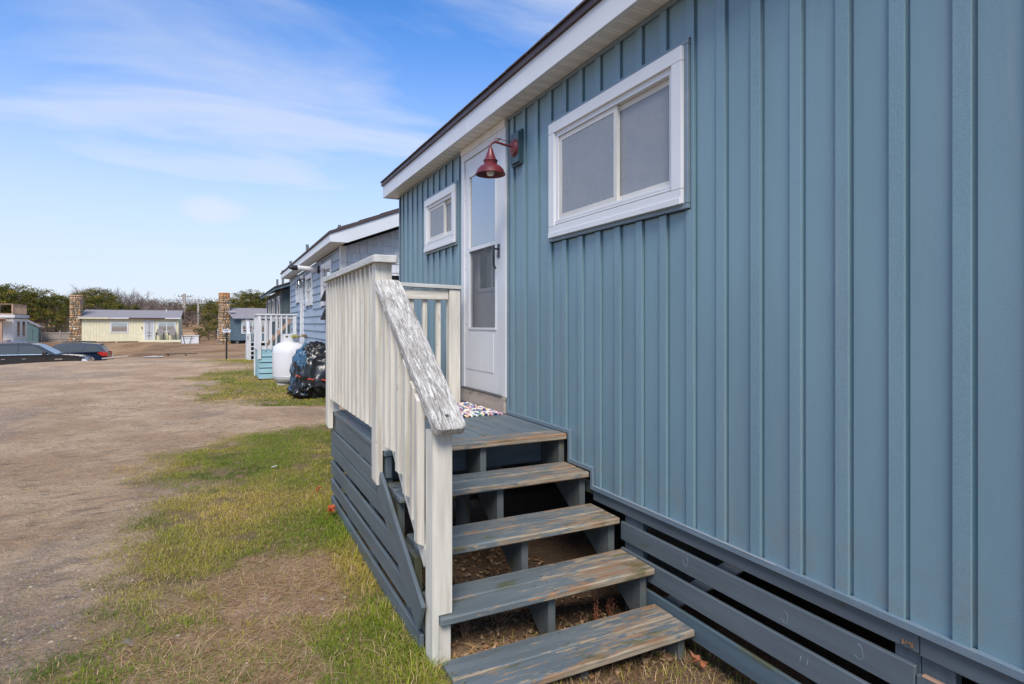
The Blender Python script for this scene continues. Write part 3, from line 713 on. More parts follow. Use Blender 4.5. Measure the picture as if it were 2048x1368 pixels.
MB().box(-.022, -.0145, 4.245, 4.83, -.048, -.030).box(-.020, -.0145, 4.245, 4.262, -.030, 1.32).box(-.020, -.0145, 4.815, 4.83, -.030, 1.32).build('pane_trim', 'white_vinyl', st)
MB().box(-.004, .0, 4.264, 4.813, .676, 1.308).build('pane', 'clear_pane', st)
MB().box(-.004, -.002, 4.264, 4.813, -.044, .644).build('insect_screen', 'screen_pane', st)
MB().tube([(-.014, 4.20, .60), (-.055, 4.20, .60), (-.062, 4.20, .55), (-.058, 4.20, .47), (-.04, 4.20, .44)], [.008, .010, .009, .008, .006], 8).box(-.022, -.0145, 4.185, 4.215, .53, .64).build('door_handle', 'black_plastic', st, smooth=True)
hg = MB()
for z in (1.2, 1.12, .62, .50, -.1, -.2, .0): hg.lathe([(0, -.017), (.005, -.0165), (.005, -.012)], 8, Matrix.Translation((0, 4.90, z)) @ Matrix(((0, 0, 1, 0), (1, 0, 0, 0), (0, 1, 0, 0), (0, 0, 0, 1))))
hg.build('hinge_screw', 'bolt', st)
idr = MB(); idr.box(.075, .10, 4.06, 4.98, -.57, .30); idr.box(.075, .10, 4.06, 4.28, .301, 1.30); idr.box(.075, .10, 4.80, 4.98, .301, 1.30); idr.box(.075, .10, 4.06, 4.98, 1.301, 1.50)
idr.box(.068, .0745, 4.27, 4.81, .285, .315).box(.068, .0745, 4.27, 4.81, 1.28, 1.31).box(.068, .0745, 4.265, 4.295, .316, 1.279).box(.068, .0745, 4.785, 4.815, .316, 1.279).box(.080, .09, 4.525, 4.555, .302, 1.30).box(.080, .09, 4.28, 4.80, .78, .80)
idr.box(.066, .0745, 4.36, 4.74, -.06, -.045).box(.066, .0745, 4.36, 4.74, -.48, -.465).box(.066, .0745, 4.36, 4.375, -.464, -.061).box(.066, .0745, 4.725, 4.74, -.464, -.061)
ido = idr.build('inner_door', 'door_grey', door); MB().box(.084, .087, 4.29, 4.79, .31, 1.29).build('pane', 'dark_pane', ido)
bb('door_sill', -.040, -.003, 4.056, 5.0, -.698, -.576, 'sill_wood', cot, .003)
bb('door_threshold', -.046, .0, 4.10, 4.95, -.5755, -.566, 'bolt', cot, .002)
# boards below the siding
bb('rim_board', -.004, .030, Y_BACK, 1.075, -1.062, -.991, 'skirt_paint', cot); bb('rim_board', -.002, .032, 1.078, 2.90, -1.058, -.991, 'skirt_paint', cot); bb('rim_board', .006, .042, 2.903, Y_FAR, -1.03, -.962, 'stringer_paint', cot)
for z0, z1, mt in ((-1.203, -1.103, 'skirt_paint'), (-1.350, -1.248, 'skirt_paint'), (-1.500, -1.396, 'skirt_worn')):
    bb('skirt_board', -.003, .017, 1.090, 2.63, z0, z1, mt, cot); bb('skirt_board', -.003, .017, 4.93, Y_FAR, z0, z1, mt, cot); bb('skirt_board', -.003, .017, Y_BACK, 1.086, z0-.022, z1-.022, mt, cot)
for a, b in ((.985, 1.082), (1.084, 1.165), (2.47, 2.62), (4.95, 5.05), (-.6, -.5)): bb('skirt_post', .019, .058, a, b, -1.6, -1.064, 'skirt_paint', cot)
board('skirt_brace', (.075, 1.84, -1.05), (.075, 2.33, -1.46), .07, .03, 'grey_wood', cot, up=(1, 0, 0))
for px, pz, rr in ((1.274, -1.149, .026), (1.573, -1.162, .024), (2.122, -1.142, .026)):
    q = [(-.0040, px+rr*.62*math.cos(t+px)*(1+.12*math.sin(3*t)), pz+rr*math.sin(t+px)) for t in np.linspace(0, 4.3, 12)]
    MB().tube(q, .0007, 5).build('chalk_mark', 'chalk', cot)
for yy, zz in ((1.47, -1.29), (1.50, -1.292)): MB().tube([(-.0045, yy, zz+.012), (-.0045, yy+.004, zz-.010)], .001, 5).build('chalk_mark', 'chalk', cot)
m = MB()
for i in range(7): m.box(-.0065-.002*rnd.random(), -.0035, 1.093+.005*i, 1.0965+.005*i, -1.048+.012*rnd.random(), -1.03-.010*rnd.random())
grained(m, 'splintered_wood', 'dead_stem', cot)
bb('splintered_edge', -.004, .016, .93, 1.07, -1.127, -1.119, 'raw_wood', cot)
part('crawlspace_light_block', 5.8, 5.85, Y_BACK, Y_FAR, -1.8, -.99, 'dark_void', cot); part('crawlspace_light_block', .1, 5.8, Y_FAR-.05, Y_FAR-.02, -1.8, -.99, 'dark_void', cot)  # unseen sheets added to keep daylight out of the crawlspace
part('crawlspace_light_block', .1, 5.8, Y_BACK+.1, Y_BACK+.12, -1.8, -.99, 'dark_void', cot)
for yy in (0.2, 2.6, 5.2): part('foundation_pier', .5, .9, yy, yy+.4, -1.8, -1.001, 'foundation', cot)

# ------------------------------------------------------------------ wall lamp
lamp = wthing('wall_lamp', 'dark red barn style wall lamp with flared shade between the door and the window', 'lamp', (-.014, 3.86, 1.30))
lb = MB().box(-.034, -.0142, 3.775, 3.935, 1.185, 1.435).box(-.050, -.0345, 3.79, 3.92, 1.20, 1.42); lb.build('mounting_block', 'lamp_block', lamp)
MX = Matrix(((0, 0, -1, 0), (1, 0, 0, 0), (0, 1, 0, 0), (0, 0, 0, 1)))
MB().lathe([(0, .028), (.020, .028), (.030, .020), (.052, .018), (.056, .010), (.064, .006), (.066, 0)], 32, Matrix.Translation((-.051, 3.855, 1.31)) @ MX).build('backplate', 'lamp_red', lamp, smooth=True)
LX = -.245; lc = (LX, 3.855)
MB().tube([(-.07, 3.855, 1.318), (-.12, 3.855, 1.322), (-.19, 3.855, 1.333), (-.215, 3.855, 1.333), (-.235, 3.855, 1.322), (LX, 3.855, 1.305), (LX, 3.855, 1.262)], .0085, 10).build('arm', 'lamp_red', lamp, smooth=True)
MB().tube([(-.065, 3.858, 1.352), (-.19, 3.858, 1.362), (-.208, 3.858, 1.357), (-.211, 3.858, 1.335)], .003, 6).build('support_wire', 'lamp_red', lamp, smooth=True)
ML = Matrix.Translation((LX, 3.855, 0))
MB().lathe([(.010, 1.283), (.016, 1.281), (.019, 1.268), (.021, 1.262), (.030, 1.235), (.041, 1.206), (.052, 1.195), (.054, 1.190), (.050, 1.186), (.047, 1.165), (.050, 1.161), (.076, 1.148), (.096, 1.126), (.106, 1.101), (.111, 1.093), (.110, 1.089), (.104, 1.091), (.092, 1.118), (.07, 1.14), (.03, 1.152), (0, 1.153)], 40, ML).build('lamp_shade', 'lamp_red', lamp, smooth=True)
MB().lathe([(.014, 1.155), (.016, 1.135), (.028, 1.115), (.030, 1.10), (.022, 1.085), (0, 1.078)], 20, ML).build('bulb', 'bulb', lamp, smooth=True)

# ------------------------------------------------------------------ porch and steps
po = wthing('porch_steps', 'weathered blue grey wooden steps and landing with a peeling white railing at the cottage door', 'steps', (-.6, 3.2, -1.5))
TZ = [-.70, -.884, -1.070, -1.252, -1.436]; TY = [3.16, 2.904, 2.603, 2.334, 2.053]; TL = [-1.20, -1.185, -1.160, -1.166, -1.168]
x = -1.06
while x < -.03:
    e = min(x+.088, -.024)
    bb('deck_board', x+.002, e-.002, 3.304, 4.86, -.725, -.700+rnd.uniform(-.002, .001), 'deck_paint', po, .002); x += .088
bb('deck_board', -1.20, -1.13, 3.16, 4.87, -.730, -.700, 'deck_paint', po, .004); bb('deck_board', -1.127, -1.064, 3.302, 4.87, -.730, -.701, 'deck_paint', po, .003)
bb('landing_edge_board', -1.127, -.024, 3.158, 3.300, -.738, -.699, 'tread_paint', po, .006)
for i in range(1, 5):
    z, y, xl = TZ[i], TY[i], TL[i]; xr = -.024 if i < 3 else -.012
    if i in (3, 4): xr = -.006 - .0*i
    bb('tread_board', xl+.004, xr-.002, y+.1435, y+.286, z-.038, z, 'tread_paint', po, .005)
    bb('tread_board', xl, xr, y, y+.1405, z-.038, z-.002, 'tread_paint', po, .007)
# sawtooth stringers
def stringer(x0, x1, last=False):
    p = []
    fy = [3.195, 2.955, 2.660, 2.385, 2.105]
    for i in range(5):
        z = TZ[i]-.039; zn = (TZ[i+1]-.0385) if i < 4 else -1.60
        p += [(fy[i], z), (fy[i], zn)]
        if i < 4: p += [(fy[i+1]+.001, zn)]
    p += [(2.42, -1.60), (2.42, -1.54), (3.42, -.92), (3.42, TZ[0]-.039)]
    q = [p[0]]
    for a in p[1:]:
        if abs(a[0]-q[-1][0])+abs(a[1]-q[-1][1]) > .002: q.append(a)
    m = MB().prism(q, 'x', x0, x1); return grained(m, 'stringer', 'stringer_paint', po, 'z')
stringer(-.064, -.0245); stringer(-.612, -.574); stringer(-1.182, -1.146)
bb('header_joist', -1.10, -.03, 3.43, 3.47, -.93, -.74, 'skirt_paint', po)
for xx in (-.9, -.35): bb('floor_joist', xx, xx+.04, 3.475, 4.83, -.88, -.735, 'stringer_paint', po)
bb('support_post', -.50, -.43, 3.80, 3.89, -1.6, -.74, 'stringer_paint', po); bb('support_post', -1.09, -1.0, 4.75, 4.84, -1.6, -.74, 'stringer_paint', po)
bb('side_rim_board', -1.190, -1.155, 3.17, 4.86, -.853, -.732, 'skirt_paint', po)
for z0, z1, ye in ((-.960, -.857, 3.16), (-1.066, -.968, 3.09), (-1.212, -1.105, 2.88), (-1.345, -1.250, 2.67), (-1.475, -1.392, 2.50)):
    bb('side_slat', -1.206, -1.187, ye, 4.865, z0, z1, 'skirt_paint', po, .003)
    bb('back_slat', -1.185, -.02, 4.868, 4.887, z0, z1, 'skirt_paint', po, .003)
for yy in (4.2, 3.5): bb('skirt_post', -1.184, -1.146, yy, yy+.09, -1.6, -.856, 'skirt_paint', po)
bb('skirt_post', -1.184, -1.146, 4.77, 4.86, -1.6, -.856, 'skirt_paint', po); bb('skirt_post', -1.184, -1.152, 2.72, 2.80, -1.6, -1.12, 'skirt_paint', po)
board('diagonal_board', (-1.216, 3.20, -.876), (-1.216, 2.45, -1.292), .150, .019, 'skirt_paint', po, up=(1, 0, 0))
# posts
def cpost(y0, y1, zb1):
    c = .012
    p = [(-1.245, zb1+.02), (-1.238, zb1), (-1.206, zb1), (-1.206, -.699), (-1.155, -.699), (-1.155, .336), (-1.245, .336)]
    grained(MB().prism(p, 'y', y0, y1), 'post', 'rail_paint', po, 'z')
cpost(3.178, 3.270, -.885); cpost(4.780, 4.872, -.830)
np_ = MB().prism([(-1.197, gz(-1.15, 2.4)-.06), (-1.197, -.462), (-1.107, -.462), (-1.107, -1.25), (-1.168, -1.25), (-1.168, gz(-1.15, 2.4)-.06)], 'y', 2.362, 2.452)
grained(np_, 'post', 'rail_paint', po, 'z')
bb('post_block', -1.166, -1.108, 2.372, 2.41, -1.52, -1.293, 'rail_paint', po)
def rounded(wd, ln, r, n=4, both=True):
    p = []
    for cx, cy, a0 in ((ln/2-r, wd/2-r, 0), (-ln/2+r, wd/2-r, 90), (-ln/2+r, -wd/2+r, 180), (ln/2-r, -wd/2+r, 270)):
        for k_ in range(n+1):
            t = R(a0+90*k_/n); p.append((cx+r*math.cos(t), cy+r*math.sin(t)))
    return p
def railboard(name, a, b, wd, tk, mat, parent, up=(0, 0, 1), r=.03):
    a = Vector(a); b = Vector(b); X = (b-a).normalized(); U = Vector(up); Z = (U-X*U.dot(X)).normalized(); Y = Z.cross(X)
    M = Matrix(((X.x, Y.x, Z.x, 0), (X.y, Y.y, Z.y, 0), (X.z, Y.z, Z.z, 0), (0, 0, 0, 1))); M.translation = (a+b)/2
    m = MB(); ln = (b-a).length; o = rounded(wd, ln, r); i = rounded(wd-.008, ln-.008, r-.003); n = len(o)
    vs = [(p[0], p[1], -tk/2) for p in o]+[(p[0], p[1], tk/2-.004) for p in o]+[(p[0], p[1], tk/2) for p in i]
    fs = [tuple(range(n))[::-1], tuple(range(2*n, 3*n))]
    for l_ in (0, 1): fs += [(l_*n+j, l_*n+(j+1) % n, (l_+1)*n+(j+1) % n, (l_+1)*n+j) for j in range(n)]
    m.add(vs, fs); ob = bpy.data.objects.new(name, m.mesh(name, mat)); return put(ob, parent, M)
railboard('top_rail', (-1.197, 3.125, .357), (-1.197, 4.91, .357), .142, .038, 'rail_cap', po)
railboard('handrail', (-1.138, 2.285, -.452), (-1.182, 3.176, .232), .142, .038, 'rail_worn', po)
yb_ = 3.303
while yb_ < 4.76:
    z0 = -.600; x0, x1 = -1.245, -1.207
    m = MB().prism([(x0, z0+.018), (x1, z0-.004), (x1, .335), (x0, .335)], 'y', yb_, yb_+.038); grained(m, 'baluster', 'rail_paint', po, 'z'); yb_ += .1252
bb('side_rail', -1.205, -1.168, 3.272, 4.778, .248, .336, 'rail_paint', po); bb('side_rail', -1.205, -1.168, 3.272, 4.778, -.60, -.515, 'rail_paint', po)
hr = lambda y: -.452+(y-2.285)*.7677-.03
for yy, zb1 in ((3.030, -.665), (2.908, -.66), (2.786, -.745), (2.656, -.822), (2.536, -.902), (2.470, -.985)):
    m = MB().prism([(yy, zb1), (yy+.038, zb1), (yy+.038, hr(yy+.038)), (yy, hr(yy))], 'x', -1.232, -1.196); 
    m2 = [(v[0], v[1], v[2]+(.02 if (v[2] < hr(2.2) and v[0] < -1.21 and v[2] < zb1+.01) else 0)) for v in m.v]; m.v = m2
    grained(m, 'baluster', 'rail_paint', po, 'z')
board('stair_rail', (-1.178, 2.456, -.452+(2.456-2.285)*.7677-.075), (-1.178, 3.176, -.452+(3.176-2.285)*.7677-.075), .085, .035, 'rail_paint', po, up=(1, 0, 0))
board('stair_rail', (-1.178, 2.456, -1.05), (-1.178, 3.10, -.56), .085, .035, 'rail_paint', po, up=(1, 0, 0))
# rail at the far end of the landing
railboard('top_rail', (-1.09, 4.83, .345), (-.098, 4.83, .322), .12, .030, 'rail_cap', po, r=.006)
bb('cross_rail', -1.150, -.222, 4.800, 4.826, .212, .300, 'rail_paint', po); bb('cross_rail', -1.150, -.222, 4.812, 4.848, -.60, -.53, 'rail_paint', po)
bb('post', -.217, -.112, 4.785, 4.872, -.699, .305, 'rail_paint', po)
for x in (-1.06, -.935, -.81, -.685, -.560, -.443, -.320): bb('baluster', x, x+.040, 4.828, 4.866, -.61, .305, 'rail_paint', po)
nl = MB()
for i in range(1, 5):
    for xx in (-1.135, -.595, -.06):
        for dy in (.03, .11, .17, .26): nl.lathe([(0, .0012), (.004, .0008), (.0045, -.001)], 8, Matrix.Translation((xx+rnd.uniform(-.012, .012), TY[i]+dy, TZ[i]-(.002 if dy < .14 else 0))))
nl.build('nail_head', 'bolt', po)
MB().lathe([(0, .004), (.009, .003), (.011, -.001)], 12, Matrix.Translation((-1.142, 2.335, -.393)) @ Matrix.Rotation(R(37), 4, 'X')).build('bolt_head', 'bolt', po)

# ------------------------------------------------------------------ door mat
mx0, mx1, my0, my1 = -.56, -.062, 4.03, 4.74
V = []; col = []
pal = [(.03, .05, .15), (.03, .05, .15), (.62, .30, .28), (.72, .68, .60), (.20, .30, .22), (.62, .50, .40), (.50, .32, .40), (.55, .60, .62), (.65, .55, .30), (.14, .20, .40)]
nx, ny = 24, 19
for i in range(nx):
    for j in range(ny):
        cx = mx0+(mx1-mx0)*(i+.5)/nx; cy = my0+(my1-my0)*(j+.5)/ny; a = (.5 if (i+j) % 2 else -.5); ca, sa = math.cos(a), math.sin(a); rx, ry = .0120, .024
        pts = [(cx, cy, -.681+rnd.uniform(-.002, .002))]
        for k_ in range(6):
            t = k_*math.pi/3; u, v_ = rx*math.cos(t), ry*math.sin(t); pts.append((cx+u*ca-v_*sa, cy+u*sa+v_*ca, -.688))
        for k_ in range(6):
            t = k_*math.pi/3; u, v_ = rx*math.cos(t), ry*math.sin(t); pts.append((cx+u*ca-v_*sa, cy+u*sa+v_*ca, -.698))
        V.append(pts); c = pal[rnd.randrange(len(pal))]; col.append(c)
F = []
for k_ in range(6): F += [(0, 1+k_, 1+(k_+1) % 6), (1+k_, 7+k_, 7+(k_+1) % 6), (1+k_, 7+(k_+1) % 6, 1+(k_+1) % 6)]
mat_o = wthing('door_mat', 'braided rag mat in navy, pink and cream in front of the door', 'mat', (-.3, 4.4, -.70))
ro = tri_soup('rag_strip', np.array(V), F, 'rug_cloth', np.array(col), kind='stuff'); ro.parent = mat_o; ro.matrix_basis = Matrix.Translation((.3, -4.4, .70))
bb('backing', mx0+.004, mx1-.004, my0+.005, my1-.005, -.6985, -.690, 'black_plastic', mat_o, .002)

# leaves
def oak_leaf(name, loc, s, rot, tilt, mat, label):
    n = 22; p = []
    for i in range(n):
        t = 2*math.pi*i/n; r = s*(.55+.45*abs(math.cos(t*.5))**.5)*(1.0 if i % 2 else .55)*(.75+.5*rnd.random()); p.append((r*math.cos(t)*1.0, r*math.sin(t)*.75))
    m = MB(); vs = [(0, 0, .006)]+[(x, y, .012*math.sin(7*x/s)+.15*abs(y)) for x, y in p]; vs2 = [(x, y, z-.0012) for x, y, z in vs]
    m.add(vs+vs2, [(0, 1+i, 1+(i+1) % n) for i in range(n)]+[(n+1, n+2+(i+1) % n, n+2+i) for i in range(n)]+[(1+i, n+2+i, n+2+(i+1) % n, 1+(i+1) % n) for i in range(n)])
    m.tube([(-s*.3, 0, .004), (-s*1.1, .01, .0), (-s*1.5, .03, .006)], .0012, 5)
    o = m.build(name, mat, None, Matrix.Translation(loc) @ Matrix.Rotation(rot, 4, 'Z') @ Matrix.Rotation(tilt, 4, 'Y')); return tag(o, label, 'leaf')
oak_leaf('oak_leaf', (-.03, 2.00, -1.555), .055, 2.4, -.5, 'brown_leaf', 'curled brown oak leaf on the grass at the right end of the bottom step')
oak_leaf('oak_leaf', (-1.262, 4.50, -1.385), .050, 1.2, -1.0, 'red_leaf', 'orange red oak leaf leaning on the grass beside the porch slats')
oak_leaf('oak_leaf', (-1.262, 5.15, -1.40), .035, .2, -.8, 'red_leaf', 'small red leaf at the far bottom corner of the porch slats')
oak_leaf('oak_leaf', (-1.9, 12.9, -1.45), .06, .2, .1, 'brown_leaf', 'dark brown leaf lying on the gravel drive near the tarp bundle')

# dead weeds and litter beneath the steps
def weed(name, loc, h, n, label, mat='dead_stem', bend=.5, seeds=False):
    m = MB(); r_ = random.Random(int(h*1000)+n)
    for i in range(n):
        a = r_.random()*6.28; d = bend*r_.uniform(.3, 1); hh = h*r_.uniform(.5, 1); p = [(0, 0, 0)]
        for t in (.25, .5, .75, 1): p.append((math.cos(a)*hh*d*t+r_.uniform(-.012, .012), math.sin(a)*hh*d*t+r_.uniform(-.012, .012), hh*t*(1.15-.5*d*t)))
        m.tube(p, [.0022, .002, .0017, .0013, .0008], 5)
        for q in p[2:]:
            b_ = r_.random()*6.28; l_ = h*.25; m.tube([q, (q[0]+math.cos(b_)*l_*.6, q[1]+math.sin(b_)*l_*.6, q[2]+l_*.5)], [.0013, .0006], 4)
            if seeds:
                for _ in range(5): 
                    u = r_.uniform(-.012, .012); m.lathe([(0, -.006), (.004, 0), (0, .006)], 5, Matrix.Translation((q[0]+u, q[1]+r_.uniform(-.012, .012), q[2]+r_.uniform(-.02, .02))))
    o = m.build(name, mat, None, Matrix.Translation(loc)); return tag(o, label, 'weed')
weed('dry_weed', (-.98, 2.52, -1.53), .16, 9, 'pale dry branching weed behind the white stair post under the steps')
weed('dry_weed', (-.78, 2.62, -1.56), .20, 8, 'tangled tan weed stalks under the fourth tread, left of the middle stringer', bend=.8)
weed('dry_weed', (-.24, 2.52, -1.60), .21, 3, 'upright rust brown seed stalk between the middle and right stringers', 'brown_leaf', .15, True)
weed('dry_weed', (-.10, 2.60, -1.60), .12, 3, 'short rusty seed stalk beside the right stringer', 'brown_leaf', .3, True)
weed('dry_weed', (-.95, 3.1, -1.50), .16, 7, 'bleached crooked twigs lying under the third tread beside the post', bend=1.4)
# litter of dead leaves under the steps
n = 1800; xx = rs.uniform(-1.1, -.05, n); yy = rs.uniform(2.1, 4.2, n); zz = GZ(xx, yy)+.004; aa = rs.rand(n)*6.28; s_ = rs.uniform(.008, .022, n)
V = np.zeros((n, 4, 3))
for k_, (u, v_) in enumerate(((1, 0), (0, .55), (-1, 0), (0, -.55))):
    V[:, k_, 0] = xx+s_*(u*np.cos(aa)-v_*np.sin(aa)); V[:, k_, 1] = yy+s_*(u*np.sin(aa)+v_*np.cos(aa)); V[:, k_, 2] = zz+rs.rand(n)*.014*(1 if k_ % 2 else 1.6)
tri_soup('leaf_litter', V, [(0, 1, 2), (0, 2, 3)], 'stone_bits', np.array([(.30, .16, .08), (.18, .10, .06), (.40, .27, .16)])[rs.randint(0, 3, n)])

# ------------------------------------------------------------------ second cottage (shingled)
h2 = wthing('cottage', 'light blue shingled cottage with white trim behind the near white railing', 'cottage', (-.12, 10.4, -1.5))
A0, A1, AX = 10.42, 18.7, -.12
openings = [(11.33, 12.58, .37, 1.22, 'w'), (13.95, 15.12, .44, 1.18, 'w'), (15.55, 16.15, -.60, 1.25, 'd'), (16.42, 17.15, .58, 1.10, 'w')]
z = -1.12
while z < 1.34:
    zt = min(z+.162, 1.355)
    segs = [(A0+.0, A1)]
    for (p, q, r_, s_, kd) in openings:
        if r_ < zt-.01 and s_ > z+.01:
            ns_ = []
            for a, b in segs:
                if q <= a or p >= b: ns_.append((a, b))
                else:
                    if p > a: ns_.append((a, p))
                    if q < b: ns_.append((q, b))
            segs = ns_
    for a, b in segs: MB().prism([(AX-.022, z), (AX-.020, z-.0), (AX+.003, zt+.004), (AX+.02, zt+.004), (AX+.02, z)], 'y', a, b).build('siding_course', 'blue_shingle', h2)
    z += .162
# wall behind the courses, pierced by the openings
m = MB(); ys_ = [A0]+[v_ for o_ in openings for v_ in o_[:2]]+[A1]
for a, b in zip(ys_[::2], ys_[1::2]): m.box(AX+.021, AX+.05, a, b, -1.12, 1.36)
for (p, q, r_, s_, kd) in openings: m.box(AX+.021, AX+.05, p, q, s_, 1.36); (m.box(AX+.021, AX+.05, p, q, -1.12, r_))
m.build('wall', 'blue_shingle', h2)
part('gable_wall', AX+.051, 5.9, A0+.03, A0+.06, -1.12, 1.36, 'lit_gable_shingle', h2); part('back_wall', 5.9, 5.95, A0+.03, A1, -1.12, 1.36, 'blue_shingle', h2); part('gable_wall', AX, 5.89, A1+.001, A1+.03, -1.12, 1.5, 'blue_shingle', h2)
MB().prism([(AX+.05, 1.362), (5.9, 1.362), (2.9, 2.5)], 'y', A0+.03, A0+.06).build('gable_wall', 'lit_gable_shingle', h2)
part('floor', AX+.05, 5.9, A0+.06, A1, -1.12, -1.08, 'dark_void', h2); part('inner_wall', 2.4, 2.43, A0+.1, A1-.1, -1.0, 1.4, 'interior', h2)
part('foundation', AX+.1, 5.8, A0+.1, A1-.1, -1.8, -1.121, 'foundation', h2)
zr, cnt = -1.12, 0
while zr < 2.1:
    x = AX+.07 - rnd.uniform(0, .06)
    while x < 1.75:
        wd_ = rnd.uniform(.10, .17); ztop = min(zr+.156, 1.345+.385*(x-AX)); 
        if ztop-zr > .03 and cnt < 298:
            a, b = max(x, AX+.04), x+wd_-.004
            MB().add([(a, A0+.004, zr+rnd.uniform(-.002, .002)), (b, A0+.004, zr), (b, A0+.0175, ztop), (a, A0+.0175, ztop), (a, A0+.0295, zr), (b, A0+.0295, zr), (b, A0+.0295, ztop), (a, A0+.0295, ztop)],
                     [(0, 1, 2, 3), (4, 7, 6, 5), (0, 4, 5, 1), (1, 5, 6, 2), (2, 6, 7, 3), (3, 7, 4, 0)]).build('shingle', 'lit_gable_shingle', h2); cnt += 1
        x += wd_
    zr += .158
bb('corner_board', AX-.022, AX+.085, A0-.02, A0+.003, -1.14, 1.37, 'dirty_white', h2); bb('corner_board', AX-.022, AX-.0175, A0+.004, A0+.09, -1.14, 1.37, 'far_white_paint', h2)
bb('corner_board', AX-.022, AX-.0175, A1-.09, A1, -1.14, 1.37, 'far_white_paint', h2)
EX = -.38
MB().prism([(EX, 1.375), (EX, 1.51), (2.9, 2.80), (6.1, 1.51), (6.1, 1.375), (5.95, 1.375), (2.9, 2.55), (AX+.02, 1.375)], 'y', A0-.42, A0-.395).build('rake_board', 'white_fascia', h2)
bb('fascia_board', EX, EX+.02, A0-.394, 14.9, 1.375, 1.51, 'white_fascia', h2); bb('fascia_board', EX, EX+.02, 14.903, A1+.3, 1.375, 1.51, 'white_fascia', h2)
part('soffit', EX+.021, AX-.001, A0-.394, A1+.3, 1.376, 1.386, 'sash_beige', h2)
MB().prism([(EX-.02, 1.512), (EX-.02, 1.55), (2.9, 2.86), (6.14, 1.55), (6.14, 1.512), (2.9, 2.81)], 'y', A0-.44, A1+.33).build('roof', 'asphalt_shingle', h2)
MB().prism([(EX-.022, 1.506), (EX-.022, 1.528), (2.9, 2.835), (2.9, 2.806)], 'y', A0-.445, A0-.441).build('drip_edge', 'brown_edge', h2)
for i in range(9): MB().prism([(EX+.12+.36*i, 1.605+.146*i), (EX+.12+.36*i, 1.62+.146*i), (EX+.47+.36*i, 1.752+.146*i), (EX+.47+.36*i, 1.745+.146*i)], 'y', A0-.44, A0+.5).build('roof_shingle', 'asphalt_shingle', h2)
for (p, q, r_, s_, kd) in openings:
    if kd == 'w':
        m = MB(); f = .10
        for (a, b, c, d) in ((p, q, s_-f, s_), (p, q, r_, r_+f), (p, p+f, r_+f, s_-f), (q-f, q, r_+f, s_-f)): m.box(AX-.035, AX-.0, a, b, c, d)
        wo = m.build('window', 'white_vinyl', h2); m = MB(); mid = (r_+s_)/2
        m.box(AX+.0, AX+.02, p+f, q-f, mid-.02, mid+.02); m.box(AX+.0, AX+.02, p+f, p+f+.04, r_+f, s_-f); m.box(AX+.0, AX+.02, q-f-.04, q-f, r_+f, s_-f); m.build('sash', 'white_vinyl', wo)
        MB().box(AX+.022, AX+.026, p+f, q-f, r_+f, s_-f).build('pane', 'far_pane', wo); MB().box(AX+.07, AX+.074, p+f-.03, q-f+.03, r_+f-.03, s_-f+.03).build('curtain', 'curtain', wo)
    else:
        m = MB(); m.box(AX-.03, AX+.02, p, p+.07, r_, s_); m.box(AX-.03, AX+.02, q-.07, q, r_, s_); m.box(AX-.03, AX+.02, p+.07, q-.07, s_-.07, s_)
        do = m.build('door_frame', 'white_vinyl', h2); MB().box(AX-.012, AX+.012, p+.072, q-.072, r_, .02).box(AX-.012, AX+.012, p+.072, p+.15, .02, s_-.072).box(AX-.012, AX+.012, q-.15, q-.072, .02, s_-.072).box(AX-.012, AX+.012, p+.151, q-.151, s_-.16, s_-.072).build('storm_door', 'white_vinyl', do)
        MB().box(AX-.004, AX+.002, p+.151, q-.151, .021, s_-.161).build('pane', 'far_pane', do); MB().box(AX+.04, AX+.045, p+.05, q-.05, r_, s_-.05).build('inner_door', 'door_grey', do)
# vent pipes
for (x, y, z0, z1, r_) in ((.30, 13.0, 1.75, 2.16, .035), (.30, 18.3, 1.75, 2.38, .045)): MB().tube([(x, y, z0), (x, y, z1)], r_, 10).build('vent_pipe', 'pipe_metal', h2, smooth=True)

# lights on the second cottage
fl = wthing('floodlight', 'long white cylindrical floodlight with a black end fixed high on the light blue cottage', 'floodlight', (AX-.02, 12.95, 1.17))
MB().lathe([(0, 0), (.09, 0), (.09, .02), (.07, .035), (0, .04)], 20, Matrix.Translation((AX-.018, 12.95, 1.165)) @ MX).build('mount_plate', 'black_plastic', fl, smooth=True)
FA = Matrix(((-.83, 0, 0, 0), (0, 1, 0, 0), (0, 0, 1, 0), (0, 0, 0, 1)))
MB().tube([(AX-.05, 12.95, 1.165), (AX-.46, 12.90, 1.180)], .052, 18).build('housing', 'tank_white', fl, smooth=True)
MB().tube([(AX-.461, 12.90, 1.18), (AX-.54, 12.89, 1.176), (AX-.60, 12.88, 1.19), (AX-.64, 12.87, 1.215)], [.055, .055, .04, .012], 18).build('hood', 'black_plastic', fl, smooth=True)
ln = wthing('porch_lantern', 'small black wire cage lantern with a glass globe beside the light blue cottage door', 'lantern', (AX-.02, 15.4, 1.05))
MB().lathe([(0, -.075), (.05, -.055), (.075, 0), (.05, .055), (0, .075)], 14, Matrix.Translation((AX-.14, 15.42, 1.0))).build('globe', 'far_pane', ln, smooth=True)
m = MB()
for k_ in range(6):
    a = k_*math.pi/3; m.tube([(AX-.14+.1*math.cos(a)*s_, 15.42+.1*math.sin(a)*s_, 1.0+z_) for s_, z_ in ((.25, .11), (.9, .05), (1.0, -.02), (.6, -.10))], .006, 5)
m.build('cage', 'black_iron', ln); MB().tube([(AX-.02, 15.42, 1.13), (AX-.14, 15.42, 1.13), (AX-.14, 15.42, 1.10)], .012, 6).box(AX-.026, AX-.0165, 15.36, 15.48, 1.02, 1.22).lathe([(0, 1.12), (.04, 1.11), (.06, 1.085)], 10, Matrix.Translation((AX-.14, 15.42, 0))).build('bracket', 'black_iron', ln)
